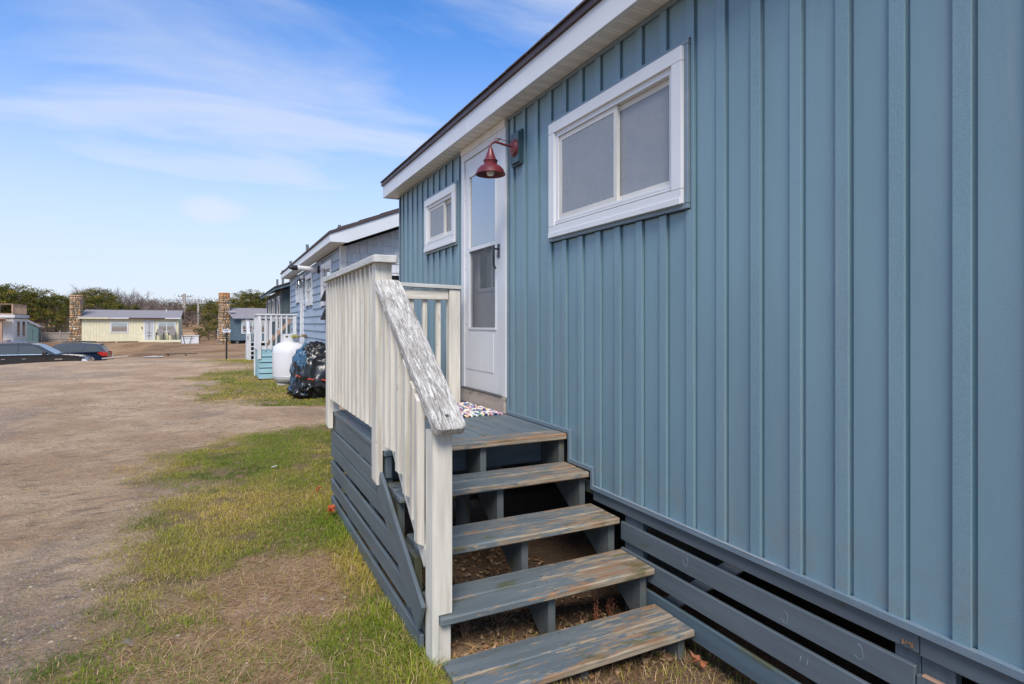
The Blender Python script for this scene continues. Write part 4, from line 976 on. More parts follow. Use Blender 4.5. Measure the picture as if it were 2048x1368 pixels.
for yy, zc_, lb in ((11.95, .52, 'upper black wedge shaped sconce on the light blue cottage behind the railing'), (11.95, .15, 'lower black wedge shaped sconce on the light blue cottage behind the railing')):
    sc_ = wthing('wall_sconce', lb, 'sconce', (AX-.02, yy, zc_))
    MB().box(AX-.03, AX-.017, yy-.05, yy+.05, zc_-.16, zc_+.12).build('backplate', 'black_iron', sc_); MB().prism([(AX-.03, zc_+.15), (AX-.05, zc_+.15), (AX-.13, zc_-.05), (AX-.12, zc_-.07), (AX-.03, zc_-.07)], 'y', yy-.05, yy+.05).build('shade', 'black_iron', sc_)
# dark grill / box glimpsed between the cottages
gr = wthing('covered_grill', 'black covered grill glimpsed between the railing post and the blue cottage corner', 'grill', (.15, 8.1, -1.5))
MB().prism([(-.02, -1.4), (-.02, .55), (.01, .63), (.10, .67), (.38, .67), (.46, .62), (.50, .5), (.50, -1.4)], 'y', 7.9, 8.35).build('cover', 'black_plastic', gr)
MB().box(.0, .04, 7.95, 8.0, -1.65, -1.39).box(.44, .48, 7.95, 8.0, -1.65, -1.39).box(.0, .04, 8.25, 8.3, -1.65, -1.39).box(.44, .48, 8.25, 8.3, -1.65, -1.39).build('leg', 'black_iron', gr)

# ------------------------------------------------------------------ far porches
def porch(name, label, x0, x1, y0, y1, zt, zg, slat_mat, deck_z=.04, steps=False, dirn=1):
    p = wthing(name, label, 'porch', ((x0+x1)/2, y0, zg))
    n = int((x1-x0)/.14)
    for i in range(n): bb('deck_board', x0+i*(x1-x0)/n+.002, x0+(i+1)*(x1-x0)/n-.002, y0, y1, zt-.035, zt, slat_mat, p)
    for k_ in range(5):
        z1 = zt-.04-k_*.145; bb('front_slat', x0, x1, y0-.0, y0+.02, z1-.12, z1, slat_mat, p); bb('side_slat', x0, x0+.02, y0+.022, y1, z1-.12, z1, slat_mat, p)
    part('shade_block', x0+.10, x1-.1, y0+.10, y1-.1, zg-.2, zt-.04, 'dark_void', p)  # near-black block painted as the shade behind the slats
    rt = zt+.93
    for (x, y) in ((x0-.03, y0-.03), (x0-.03, y1-.06), (x1-.14, y0-.03)): bb('post', x, x+.09, y, y+.09, (zt-.22 if (x < x0 and y < y0) else zt), rt, 'far_white_paint', p)
    bb('post', x0-.05, x0-.012, y1-.30, y1-.21, zg-.05, rt, 'far_white_paint', p)
    bb('top_rail', x0-.06, x1-.02, y0-.05, y0+.08, rt+.001, rt+.036, 'far_white_paint', p); bb('top_rail', x0-.06, x0+.07, y0+.081, y1+.04, rt+.001, rt+.036, 'far_white_paint', p)
    bb('cross_rail', x0+.061, x1-.141, y0, y0+.035, rt-.09, rt-.001, 'far_white_paint', p); bb('cross_rail', x0+.061, x1-.141, y0, y0+.035, zt+.03, zt+.12, 'far_white_paint', p)
    bb('cross_rail', x0, x0+.035, y0+.061, y1-.061, rt-.09, rt-.001, 'far_white_paint', p); bb('cross_rail', x0, x0+.035, y0+.061, y1-.061, zt+.03, zt+.12, 'far_white_paint', p)
    x = x0+.15
    while x < x1-.2: bb('baluster', x, x+.04, y0-.038, y0-.001, zt+.02, rt-.002, 'far_white_paint', p); x += .128
    y = y0+.15
    while y < y1-.1: bb('baluster', x0-.038, x0-.001, y, y+.04, zt+.02, rt-.002, 'far_white_paint', p); y += .128
    return p
p2 = porch('porch', 'light blue slatted porch with white railing against the light blue shingled cottage', -1.13, -.15, 16.55, 18.2, -.70, -1.5, 'light_blue_paint')
board('handrail', (-1.0, 17.9, -.78), (-.2, 17.95, .12), .09, .04, 'raw_wood', p2, up=(0, 1, 0))
p3 = wthing('porch', 'small far white porch with open steps past the dark grey cottage', 'porch', (-.6, 29, -1.6))
for k_, z_ in enumerate((-.80, -.98, -1.16, -1.34, -1.52)): bb('tread_board', -.90, 0.0, 28.4-.28*k_, 28.7-.28*k_, z_-.05, z_, 'far_white_paint', p3)
for x in (-.92, -.04):
    bb('post', x-.05, x+.05, 27.18, 27.28, -1.8, -.45, 'far_white_paint', p3); bb('post', x-.05, x+.05, 28.35, 28.45, -1.7, .15, 'far_white_paint', p3)
bb('side_board', -1.0, -.96, 28.36, 29.8, -1.6, -.85, 'far_white_paint', p3); part('shade_block', -.86, .0, 28.75, 29.7, -1.7, -.85, 'dark_void', p3)  # the dark block stands in for shade below the landing
bb('deck_board', -.98, .0, 28.71, 29.8, -.84, -.80, 'far_white_paint', p3); bb('top_rail', -1.02, .04, 29.74, 29.84, .12, .16, 'far_white_paint', p3); bb('top_rail', -1.03, -.90, 28.3, 29.73, .151, .185, 'far_white_paint', p3)
board('handrail', (-.96, 27.2, -.45), (-.96, 28.4, .15), .12, .04, 'far_white_paint', p3)
for i in range(9): bb('baluster', -.98, -.94, 28.5+.14*i, 28.54+.14*i, -.78, .12, 'far_white_paint', p3)
for i in range(7): bb('baluster', -.85+.13*i, -.81+.13*i, 29.76, 29.80, -.79, .115, 'far_white_paint', p3)
bb('wall_box', -1.01, -.90, 28.2, 28.34, -.55, .10, 'far_white_paint', p3)

# ------------------------------------------------------------------ propane tank
tk = wthing('propane_tank', 'upright white propane tank on concrete blocks in front of the light blue porch', 'tank', (-.50, 15.2, -1.5))
TM = Matrix.Translation((-.50, 15.15, 0))
pf = [(0, -1.43), (.20, -1.425), (.32, -1.39), (.385, -1.32), (.402, -1.25), (.402, -.70), (.385, -.58), (.33, -.50), (.22, -.445), (0, -.43)]
MB().lathe(pf, 40, TM).build('tank_body', 'tank_white', tk, smooth=True)
MB().lathe([(.4035, -1.262), (.407, -1.255), (.4035, -1.248)], 40, TM).lathe([(.4035, -.712), (.406, -.705), (.4035, -.698)], 40, TM).build('weld_bead', 'tank_white', tk)
MB().lathe([(.19, -.46), (.195, -.262), (.20, -.25), (.185, -.245), (.18, -.27), (.18, -.46)], 30, TM).build('valve_guard', 'tank_white', tk, smooth=True)
MB().box(-.62, -.56, 14.955, 14.97, -.31, -.29).build('guard_slot', 'black_plastic', tk)
MB().tube([(-.50, 15.15, -.44), (-.47, 15.05, -.33), (-.40, 14.93, -.30), (-.22, 14.93, -.30), (-.12, 15.0, -.34), (-.08, 15.2, -.40), (-.08, 15.2, -.9)], .012, 6).build('gas_line', 'copper', tk)
MB().lathe([(0, -.10), (.05, -.06), (.03, 0), (.025, .06), (0, .1)], 10, Matrix.Translation((-.40, 14.90, -.30)) @ Matrix.Rotation(R(90), 4, 'Y')).build('valve', 'yellow_tape', tk)
MB().lathe([(0, -.03), (.06, -.03), (.065, .02), (0, .035)], 12, Matrix.Translation((-.20, 14.93, -.28))).build('regulator', 'copper', tk)
for x in (-.80, -.42): bb('concrete_block', x, x+.34, 14.92, 15.40, -1.56, -1.435, 'concrete', tk, .01)

# ------------------------------------------------------------------ tarp bundle
bm = bmesh.new(); bmesh.ops.create_icosphere(bm, subdivisions=5, radius=1)
for v in bm.verts:
    d = v.co.normalized(); p = Vector((d.x, d.y, d.z)); n_ = 0
    p = Vector((math.copysign(abs(d.x)**.62, d.x)*.43, math.copysign(abs(d.y)**.62, d.y)*.46, math.copysign(abs(d.z)**.55, d.z)*.53))
    c = 1-abs(mnoise.noise(d*2.3+Vector((3, 1, 2))))*2; f = (1-abs(mnoise.noise(d*5.1)))**3; g_ = (1-abs(mnoise.noise(d*11+Vector((5, 5, 5)))))**4
    s_ = 1+.12*mnoise.noise(d*1.6)+.26*(f-.5)+.05*(g_-.4)
    p = p*s_; taper = 1.12-.22*(p.z+.5)+(.16 if p.z < -.25 else 0)*(.25-p.z)
    v.co = Vector((p.x*taper, p.y*taper, max(p.z, -.52)))
me = bpy.data.meshes.new('cover')
for fc in bm.faces: fc.smooth = True
bm.to_mesh(me); bm.free(); me.materials.append(MATS['tarp_plastic'])
tb = wthing('tarp_bundle', 'bundle wrapped in blue and black plastic with orange straps beside the propane tank', 'tarp', (-.28, 12.35, -1.5))
put(bpy.data.objects.new('cover', me), tb, Matrix.Translation((-.26, 12.38, -.95)))
rr_ = random.Random(3)
for (x, y, z, l_) in ((-.66, 12.02, -1.02, .11), (-.44, 11.88, -1.08, .13), (-.2, 11.84, -1.10, .09), (-.02, 11.84, -1.09, .12)):
    m = MB().tube([(x-l_/2, y, z), (x-l_/6, y-.02, z+.012), (x+l_/4, y-.015, z-.014), (x+l_/2, y, z+.012)], [.007, .013, .012, .006], 6); m.build('strap', 'orange_strap', tb)

# ------------------------------------------------------------------ third cottage (dark boards)
h3 = wthing('cottage', 'dark grey green cottage of vertical boards beyond the light blue shingled one', 'cottage', (0, 22.6, -1.6))
B0, B1 = 22.6, 30.6
ops = [(23.35, 24.5, -.25, 1.06), (25.85, 26.95, .10, 1.06), (28.0, 29.25, .40, 1.08)]
y = B0
while y < B1-.01:
    e = min(y+.20, B1); c = (y+e)/2
    bb('wall_board', -.02-.008*(rnd.random()), .0, y+.003, e-.003, -1.15, 1.28, 'dark_board', h3); y += .20
part('wall', .001, .04, B0, B1, -1.2, 1.3, 'dark_board', h3)
x = 0.0
while x < 4.0: bb('gable_board', x+.003, x+.197, B0-.022-.008*rnd.random(), B0-.001, -1.15, min(2.35, 1.28+.36*x), 'dark_board', h3); x += .20
part('gable_wall', .041, 5.8, B0, B0+.04, -1.2, 1.3, 'dark_board', h3); part('back_wall', 5.8, 5.84, B0, B1, -1.2, 1.3, 'dark_board', h3); part('gable_wall', .041, 5.79, B1-.04, B1, -1.2, 1.3, 'dark_board', h3)
MB().prism([(.05, 1.301), (5.8, 1.301), (2.9, 2.33)], 'y', B0, B0+.04).build('gable_wall', 'dark_board', h3)
part('foundation', .2, 5.6, B0+.1, B1-.1, -1.9, -1.21, 'foundation', h3)
MB().prism([(-.30, 1.20), (-.30, 1.30), (2.9, 2.44), (6.1, 1.30), (6.1, 1.20), (2.9, 2.32)], 'y', B0-.45, B0-.42).build('rake_board', 'far_blue_board', h3)
bb('fascia_board', -.30, -.28, B0-.419, B1+.3, 1.20, 1.30, 'far_blue_board', h3)
MB().prism([(-.33, 1.302), (-.33, 1.33), (2.9, 2.49), (6.13, 1.33), (6.13, 1.302), (2.9, 2.445)], 'y', B0-.5, B1+.3).build('roof', 'asphalt_shingle', h3)
for (p, q, r_, s_) in ops:
    m = MB(); f = .09
    for (a, b, c, d) in ((p, q, s_-f, s_), (p, q, r_, r_+f), (p, p+f, r_+f, s_-f), (q-f, q, r_+f, s_-f)): m.box(-.06, -.029, a, b, c, d)
    wo = m.build('window', 'far_white_paint', h3); MB().box(-.036, -.031, p+f, q-f, r_+f, s_-f).build('pane', 'dark_pane', wo)
bb('corner_board', -.05, -.03, B1-.12, B1, -1.15, 1.19, 'far_white_paint', h3)
for (x, y, z1) in ((.4, 24.0, 2.45), (.4, 27.2, 2.35), (.4, 30.0, 2.15)): MB().tube([(x, y, 1.4), (x, y, z1)], .05, 8).build('vent_pipe', 'pipe_metal', h3, smooth=True)

# ------------------------------------------------------------------ stone chimneys, far cottages
def stone_chimney(parent, x0, x1, y0, y1, z0, z1, taper, seed, cap_mat=(.50, .26, .12)):
    r_ = random.Random(seed); m = MB()
    hx, hy, cx, cy = (x1-x0)/2, (y1-y0)/2, (x0+x1)/2, (y0+y1)/2
    w_ = lambda z: 1+taper*max(0, (z0+(z1-z0)*.62-z)/(z1-z0))
    MB().add([(cx+sx*hx*.93*w_(z), cy+sy*hy*.93*w_(z), z) for z in (z0, z0+(z1-z0)*.62, z1) for sx, sy in ((-1, -1), (1, -1), (1, 1), (-1, 1))],
             [(3, 2, 1, 0), (8, 9, 10, 11)]+[(4*l_+i, 4*l_+(i+1) % 4, 4*l_+4+(i+1) % 4, 4*l_+4+i) for l_ in (0, 1) for i in range(4)]).build('mortar_core', 'foundation', parent)
    V = []; col = []
    pal = [(.38, .29, .19), (.30, .25, .20), (.48, .38, .26), (.22, .19, .16), (.42, .27, .14), (.50, .45, .38), (.27, .27, .25)]
    base = [Vector(p) for p in ((-1, -1, -1), (1, -1, -1), (1, 1, -1), (-1, 1, -1), (-1, -1, 1), (1, -1, 1), (1, 1, 1), (-1, 1, 1))]
    z = z0
    while z < z1-.05:
        hh = r_.uniform(.09, .20); k_ = w_(z)
        for (ax, ay, bx, by) in ((-1, -1, 1, -1), (1, -1, 1, 1), (1, 1, -1, 1), (-1, 1, -1, -1)):
            ln = math.hypot((bx-ax)*hx, (by-ay)*hy)*k_; t = 0
            while t < ln:
                wd_ = min(r_.uniform(.10, .28), ln-t+.02); u = (t+wd_/2)/ln
                px_ = cx+(ax+(bx-ax)*u)*hx*k_; py_ = cy+(ay+(by-ay)*u)*hy*k_; al = abs(bx-ax) > 0
                pts = [(px_+v.x*(wd_/2*.95 if al else .06)*r_.uniform(.7, 1.05), py_+v.y*(.06 if al else wd_/2*.95)*r_.uniform(.7, 1.05), z+hh/2+v.z*hh*.48*r_.uniform(.7, 1.05)) for v in base]
                c = pal[r_.randrange(7)] if z < z1-.35 else (cap_mat if r_.random() < .8 else pal[2]); g_ = r_.uniform(.75, 1.25)
                V.append(pts); col.append(tuple(q*g_*k3 for q, k3 in zip(c, (1.05, .90, .76)))); t += wd_
        z += hh
    F = [(0, 3, 2, 1), (4, 5, 6, 7), (0, 1, 5, 4), (1, 2, 6, 5), (2, 3, 7, 6), (3, 0, 4, 7)]
    o = tri_soup('chimney_stones', np.array(V), F, 'field_stone', np.array(col), kind='stuff'); o.parent = parent
    return o
def far_window(parent, x0, x1, z0, z1, f=.1, mull=True, pm='far_pane', cur='curtain_white', y=0.0):
    m = MB()
    for (a, b, c, d) in ((x0, x1, z1-f, z1), (x0, x1, z0, z0+f), (x0, x0+f, z0+f, z1-f), (x1-f, x1, z0+f, z1-f)): m.box(a, b, y-.06, y-.026, c, d)
    if mull: m.box((x0+x1)/2-.03, (x0+x1)/2+.03, y-.05, y-.03, z0+f, z1-f)
    wo = m.build('window', 'far_white_paint', parent); MB().box(x0+f, x1-f, y-.036, y-.030, z0+f, z1-f).build('pane', pm, wo)
    MB().box(x0+f, x1-f, y-.029, y-.0265, z0+f, z1-f).build('curtain', cur, wo); return wo
def far_cottage(label, loc, rot, ln, dp, hw, hr_, bmat, pitch, rmat='grey_shingle_roof'):
    t = thing('cottage', label, 'cottage', loc, rot)
    x = 0
    while x < ln-.01: e = min(x+pitch, ln); bb('wall_board', x+.004, e-.004, -.025, -.003, .32, hw, bmat, t); x += pitch
    part('wall', 0, ln, -.002, .06, .3, hw, 'cream_groove' if bmat == 'cream_board' else bmat, t)
    y = .0
    while y < dp-.01:
        e = min(y+pitch, dp)
        for xx in (-.022, ln+.001): bb('wall_board', xx, xx+.021, y+.004, e-.004, .32, hw, bmat, t)
        y += pitch
    part('side_wall', .0, .05, .061, dp, .3, hw, bmat, t); part('side_wall', ln-.05, ln, .061, dp, .3, hw, bmat, t); part('back_wall', .051, ln-.051, dp-.05, dp, .3, hw, bmat, t)
    MB().prism([(0, hw+.001), (dp, hw+.001), (dp/2, hr_-.08)], 'x', .0, .05).build('gable_wall', bmat, t); MB().prism([(0, hw+.001), (dp, hw+.001), (dp/2, hr_-.08)], 'x', ln-.05, ln).build('gable_wall', bmat, t)
    MB().prism([(-.30, hw+.0), (-.30, hw+.05), (dp/2, hr_), (dp+.3, hw+.05), (dp+.3, hw+.0), (dp/2, hr_-.07)], 'x', -.22, ln+.22).build('roof', rmat, t)
    part('foundation', .15, ln-.15, .25, dp-.2, -.4, .31, 'dark_void', t)  # near-black block painted as the shade under the floor
    for x in np.linspace(.1, ln-.3, 4): part('foundation_pier', x, x+.18, .02, .24, -.4, .31, 'cream_board' if bmat == 'cream_board' else 'foundation', t)
    return t
yc = far_cottage('cream yellow cottage of vertical boards with a tall stone chimney at its left end', (-12.35, 59.0, -1.80), 0, 6.95, 5.2, 2.28, 3.05, 'cream_board', .20)
for a, b, mt in ((-.22, 1.9, 'cream_board'), (1.95, 3.3, 'far_white_paint'), (3.35, 5.9, 'brown_edge'), (5.95, 7.17, 'far_white_paint')): bb('fascia_board', a, b, -.325, -.302, 2.24, 2.34, mt, yc)
far_window(yc, 1.95, 3.25, 1.05, 1.98, mull=False, cur='curtain'); far_window(yc, 5.35, 6.75, 1.10, 1.98, cur='curtain')
m = MB().box(4.35, 4.45, -.07, -.026, .42, 2.1).box(5.05, 5.15, -.07, -.026, .42, 2.1).box(4.45, 5.05, -.07, -.026, 2.0, 2.1); dd = m.build('door_frame', 'far_white_paint', yc)
MB().box(4.45, 5.05, -.05, -.03, .42, 2.0).build('door', 'door_grey', dd); MB().box(4.73, 4.77, -.058, -.051, .42, 2.0).box(4.58, 4.92, -.058, -.051, .75, .80).box(4.58, 4.92, -.058, -.051, 1.0, 1.05).build('door_trim', 'bolt', dd)
MB().box(4.20, 4.26, -.10, -.026, 1.42, 1.56).build('door_light', 'black_iron', yc)
bb('deck_board', 4.1, 7.2, -1.1, -.07, .33, .42, 'cream_board', yc); bb('porch_rim', 4.1, 7.2, -1.14, -1.101, .22, .38, 'cream_board', yc)
for x in (4.1, 5.7, 7.05): bb('porch_post', x, x+.12, -1.12, -1.0, -.3, .21, 'cream_board', yc)
bb('step_board', 3.6, 4.08, -.9, -.3, .06, .16, 'cream_board', yc); part('step_block', 3.3, 3.7, -.7, -.4, -.2, .05, 'concrete', yc)
MB().tube([(5.9, 2.0, 2.6), (5.9, 2.0, 3.12)], .05, 8).build('vent_pipe', 'far_white_paint', yc)
stone_chimney(yc, -.80, -.14, .15, .9, -.1, 4.15, .38, 5, (.46, .36, .27))
bc = far_cottage('dark blue cottage with a stone chimney on its gable, behind the sign post', (-1.05, 50.6, -1.62), R(14), 9.0, 4.4, 2.02, 2.95, 'far_blue_board', .2)
far_window(bc, .45, 3.4, .85, 1.95, mull=True); far_window(bc, .55, 1.25, .98, 1.20, f=.04, mull=False, pm='dark_pane', cur='bolt', y=-.04); far_window(bc, 1.35, 1.88, .98, 1.20, f=.04, mull=False, pm='dark_pane', cur='bolt', y=-.04)
bb('fascia_board', -.22, 9.22, -.325, -.302, 2.0, 2.07, 'far_blue_board', bc)
o = stone_chimney(bc, -.62, -.03, 1.45, 2.15, -.15, 4.10, .36, 9); bb('downspout', -.30, -.20, 3.9, 4.0, .1, 1.2, 'far_white_paint', bc)
bb('flashing', -.25, .2, .6, .9, 2.62, 2.66, 'far_white_paint', bc)

# white cottage with the roof deck
wc = thing('cottage', 'white flat roofed cottage with a cedar roof deck at the left edge', 'cottage', (-15.95, 55.6, -1.95), 0)
MB().box(-8, 0, 0, .06, -.2, 2.42).box(-.06, 0, .061, 3.4, -.2, 2.42).box(-8, 0, 3.4, 3.46, -.2, 2.42).box(-8, -7.94, .061, 3.4, -.2, 2.42).box(-8, 0, .061, 3.4, 2.34, 2.38).build('wall', 'stucco', wc)
m = MB().box(-8.2, .12, -.14, 3.6, 2.43, 2.64); m.build('cornice', 'far_white_paint', wc)
for (a, b) in ((-1.85, -.95), (-3.35, -2.45), (-4.85, -3.95), (-6.35, -5.45)):
    wo = MB().box(a-.08, b+.08, -.03, -.001, 1.02, 2.02).build('window', 'far_white_paint', wc); MB().box(a, b, -.045, -.031, 1.10, 1.94).build('pane', 'dark_pane', wo)
for (a, b) in ((.9, 1.45), (2.2, 2.75)):
    wo = MB().box(.001, .02, a-.06, b+.06, .96, 2.2).build('window', 'far_white_paint', wc); MB().box(.021, .03, a, b, 1.02, 2.14).build('pane', 'dark_pane', wo)
for x in (-.55, -3.9, -7.6): bb('porch_post', x, x+.18, -1.1, -.92, -.3, 2.15, 'raw_wood', wc)
bb('porch_beam', -8.2, -.2, -1.12, -.90, 2.151, 2.30, 'raw_wood', wc); bb('porch_roof', -8.3, -.1, -1.3, -.15, 2.305, 2.36, 'raw_wood', wc)
for z_ in (.25, .62): bb('porch_rail', -7.4, -.2, -1.09, -1.0, z_, z_+.13, 'raw_wood', wc)
bb('porch_rail', -.36, -.1, -1.09, -.1, .2, .75, 'raw_wood', wc)
bb('deck_rim', -8.1, -.02, -.02, .06, 2.65, 2.74, 'cedar', wc); bb('deck_rim', -.06, .0, .061, 3.4, 2.65, 2.74, 'cedar', wc)
for x in (-.10, -1.55, -1.95, -3.9, -5.9, -7.9): bb('deck_post', x, x+.09, -.02, .07, 2.74, 3.42, 'cedar', wc)
bb('deck_rail', -8.1, .0, -.04, .10, 3.421, 3.46, 'cedar', wc); bb('deck_rail', -.12, .0, .101, 3.5, 3.421, 3.46, 'cedar', wc)
for i in range(24): bb('deck_baluster', -.05, -.01, .15+.14*i, .21+.14*i, 2.74, 3.42, 'cedar', wc)
for i in range(20): bb('deck_baluster', -2.0-.25*i-.03, -2.0-.25*i+.03, 3.44, 3.48, 2.65, 3.42, 'cedar', wc)
# chair on the roof deck
def chair(name, label, loc, rot, fr, se, grp=None, wide=False):
    t = thing(name, label, 'chair', loc, rot, grp); s_ = .26
    MB().box(-s_, s_, -.24, .24, .40, .44).build('seat', se, t); MB().add([(-s_, .22, .45), (s_, .22, .45), (s_, .26, .45), (-s_, .26, .45), (-s_, .32, .95), (s_, .32, .95), (s_, .36, .95), (-s_, .36, .95)], [(0, 3, 2, 1), (4, 5, 6, 7), (0, 1, 5, 4), (1, 2, 6, 5), (2, 3, 7, 6), (3, 0, 4, 7)]).build('backrest', se, t)
    for sx in (-1, 1):
        MB().tube([(sx*.29, -.26, 0), (sx*.27, -.22, .62)], .022, 6).build('leg', fr, t); MB().tube([(sx*.29, .28, 0), (sx*.27, .22, .62)], .022, 6).build('leg', fr, t)
        MB().tube([(sx*.28, -.27, .63), (sx*.28, .26, .65)], .024, 6).build('armrest', fr, t)
    return t
chair('deck_chair', 'pinkish wooden armchair on the roof deck of the white cottage', (-17.3, 56.6, .72), .2, 'cedar', 'cedar')
c1 = chair('patio_chair', 'grey sling chair on the cream porch, beside the door', (-6.75, 58.35, -1.38), 0, 'black_iron', 'sling_grey', 'sling chairs on the cream cottage porch')
dup(c1, (-5.85, 58.35, -1.38), 0.05, label='grey sling chair at the right end of the cream porch')

# shed and fence
sh = thing('shed', 'small teal shed with a sloping grey roof beside the white cottage', 'shed', (-17.4, 62.5, -1.9))
MB().box(0, 1.4, 0, .7, 0, 1.62).build('wall', 'teal_shed', sh); MB().prism([(-.4, 2.7), (1.55, 1.60), (1.55, 1.68), (-.4, 2.78)], 'y', -.15, .85).build('roof', 'grey_shingle_roof', sh)
MB().prism([(0, 1.621), (1.4, 1.621), (0, 2.38)], 'y', 0, .05).build('gable_wall', 'teal_shed', sh); MB().box(.4, 1.0, -.03, -.001, .0, 1.5).build('door', 'teal_shed', sh); MB().tube([(.15, -.06, .1), (.15, -.06, 1.2)], .06, 6).build('downspout', 'far_white_paint', sh)
fn = thing('fence', 'weathered grey board fence between the teal shed and the stone chimney', 'fence', (-16.1, 64.0, -1.85))
xf = 0
for k_ in range(2):
    m = MB(); x = xf
    while x < xf+1.1: m.box(x+.006, x+.148, 0, .02, .08, 1.12+rnd.uniform(-.01, .01)); x += .155
    m.build('fence_panel', 'grey_wood', fn); bb('fence_rail', xf, xf+1.2, -.04, -.002, .50, .57, 'grey_wood', fn); bb('fence_rail', xf, xf+1.2, -.04, -.002, 1.0, 1.08, 'grey_wood', fn)
    bb('fence_post', xf-.16, xf-.03, -.05, .07, -.2, 1.22, 'grey_wood', fn); xf += 1.38

# deck box, sign, poles, rails, debris
x, y = spot(380, 47.5)
bx = thing('storage_bin', 'white open storage bin with brown heap and dark trestle legs beside the cream porch', 'bin', (x-.6, y, gz(x, y)-.02))
MB().box(0, 1.22, 0, .6, 0, .62).build('bin_body', 'tank_white', bx); MB().box(-.04, 1.26, -.04, .64, .621, .67).build('rim', 'tank_white', bx)
MB().tube([(.05, -.12, .85), (.22, -.10, .0)], .02, 6).tube([(.72, -.12, .60), (.56, -.10, .0)], .02, 6).tube([(.12, -.12, .58), (.9, -.12, .58)], .018, 6).build('trestle_leg', 'black_iron', bx)
MB().prism([(.02, .672), (.98, .672), (.86, .95), (.12, .93)], 'y', .1, .5).build('lid', 'cedar', bx)
x, y = spot(453, 27.5); zg = gz(x, y)
sg = wthing('sign_post', 'small white notice sign on a dark metal post at the edge of the far lawn', 'sign', (x, y, zg))
bb('post', x-.04, x+.04, y, y+.05, zg-.2, -.34, 'black_iron', sg)
q = rounded(.145, .36, .05)
sp = MB().prism([(a+x, b-.325) for a, b in q], 'y', y-.02, y-.005).build('sign_plate', 'sign_white', sg)
ink = MB()
r_ = random.Random(4); xx = x-.145
while xx < x+.13: w_ = r_.choice((.018, .022, .026)); ink.box(xx, xx+w_, y-.024, y-.0205, -.318, -.285); xx += w_+.006
xx = x-.05
while xx < x+.05: w_ = r_.choice((.010, .014)); ink.box(xx, xx+w_, y-.024, y-.0205, -.352, -.336); xx += w_+.005
ink.build('sign_lettering', 'sign_ink', sp)
def pole(px, z, top, label, arm=True, r_=.14):
    x, y = spot(px, z); g_ = gz(x, y); p = thing('utility_pole', label, 'utility pole', (x, y, g_))
    zt = (648-top)/1160*z-g_; MB().tube([(0, 0, -.5), (0, 0, zt)], [r_, r_*.7], 10).build('pole_shaft', 'pole_wood', p)
    if arm:
        MB().box(-.9, .9, -.06, .06, zt-.55, -.42+zt).build('crossarm', 'pole_wood', p)
        m = MB()
        for q in (-.8, -.4, .4, .8): m.lathe([(.0, .22), (.05, .15), (.06, .0)], 8, Matrix.Translation((q, 0, zt-.42)))
        m.build('insulator', 'black_iron', p)
pole(366.0, 98, 588, 'thin left hand pole of the close pair beyond the cream cottage', False, .14)
pole(369.5, 88, 587, 'tall pale utility pole of the close pair right of the cream cottage', True, .20)
pole(396.5, 84, 597, 'shorter utility pole standing alone left of the blue cottage', True, .17)
x, y = spot(357, 32.5); g_ = gz(x, y)
lg = wthing('log_rail', 'low horizontal log rail lying across two stubs on the brown slope', 'log', (x, y, g_))
MB().tube([(x-.65, y, g_+.10), (x+.1, y, g_+.12), (x+.95, y+.1, g_+.10)], [.035, .03, .025], 8).build('log', 'bark', lg)
for dx in (-.5, .35): MB().tube([(x+dx, y+.05, g_-.1), (x+dx, y+.05, g_+.07)], .04, 8).build('stub', 'bark', lg)
x, y = spot(236, 33); g_ = gz(x, y)
rl = wthing('guard_rail', 'pale timber guard rail on posts behind the dark blue car', 'rail', (x, y, g_))
board('rail_beam', (x-.75, y, g_+.30), (x+.5, y, g_+.42), .16, .07, 'pole_wood', rl)
for dx in (-.3, .45): bb('post', x+dx, x+dx+.09, y+.04, y+.13, g_-.2, g_+.52, 'grey_wood', rl)
x, y = spot(303, 30.5); g_ = gz(x, y)
m = MB(); r_ = random.Random(8)
for i in range(9): a = r_.uniform(-.3, .4); m.add([(x+a-.12, y-.1, g_+.02), (x+a+.15, y-.12, g_+.03), (x+a+.1, y+.1, g_+.05+.09*r_.random()*(1 if a > 0 else .3)), (x+a-.1, y+.1, g_+.04), (x+a, y, g_-.05)], [(0, 1, 2, 3), (0, 4, 1), (1, 4, 2), (2, 4, 3), (3, 4, 0)])
tag(m.build('rubble', 'concrete', None), 'flat pile of pale broken concrete at the edge of the brown slope', 'rubble')
tag(MB().tube([(-1.55, 5.10+1.2, -1.44), (-1.50, 5.12+1.2, -1.435)], .005, 6).build('litter_scrap', 'tank_white', None), 'tiny white scrap of litter on the lawn', 'litter')

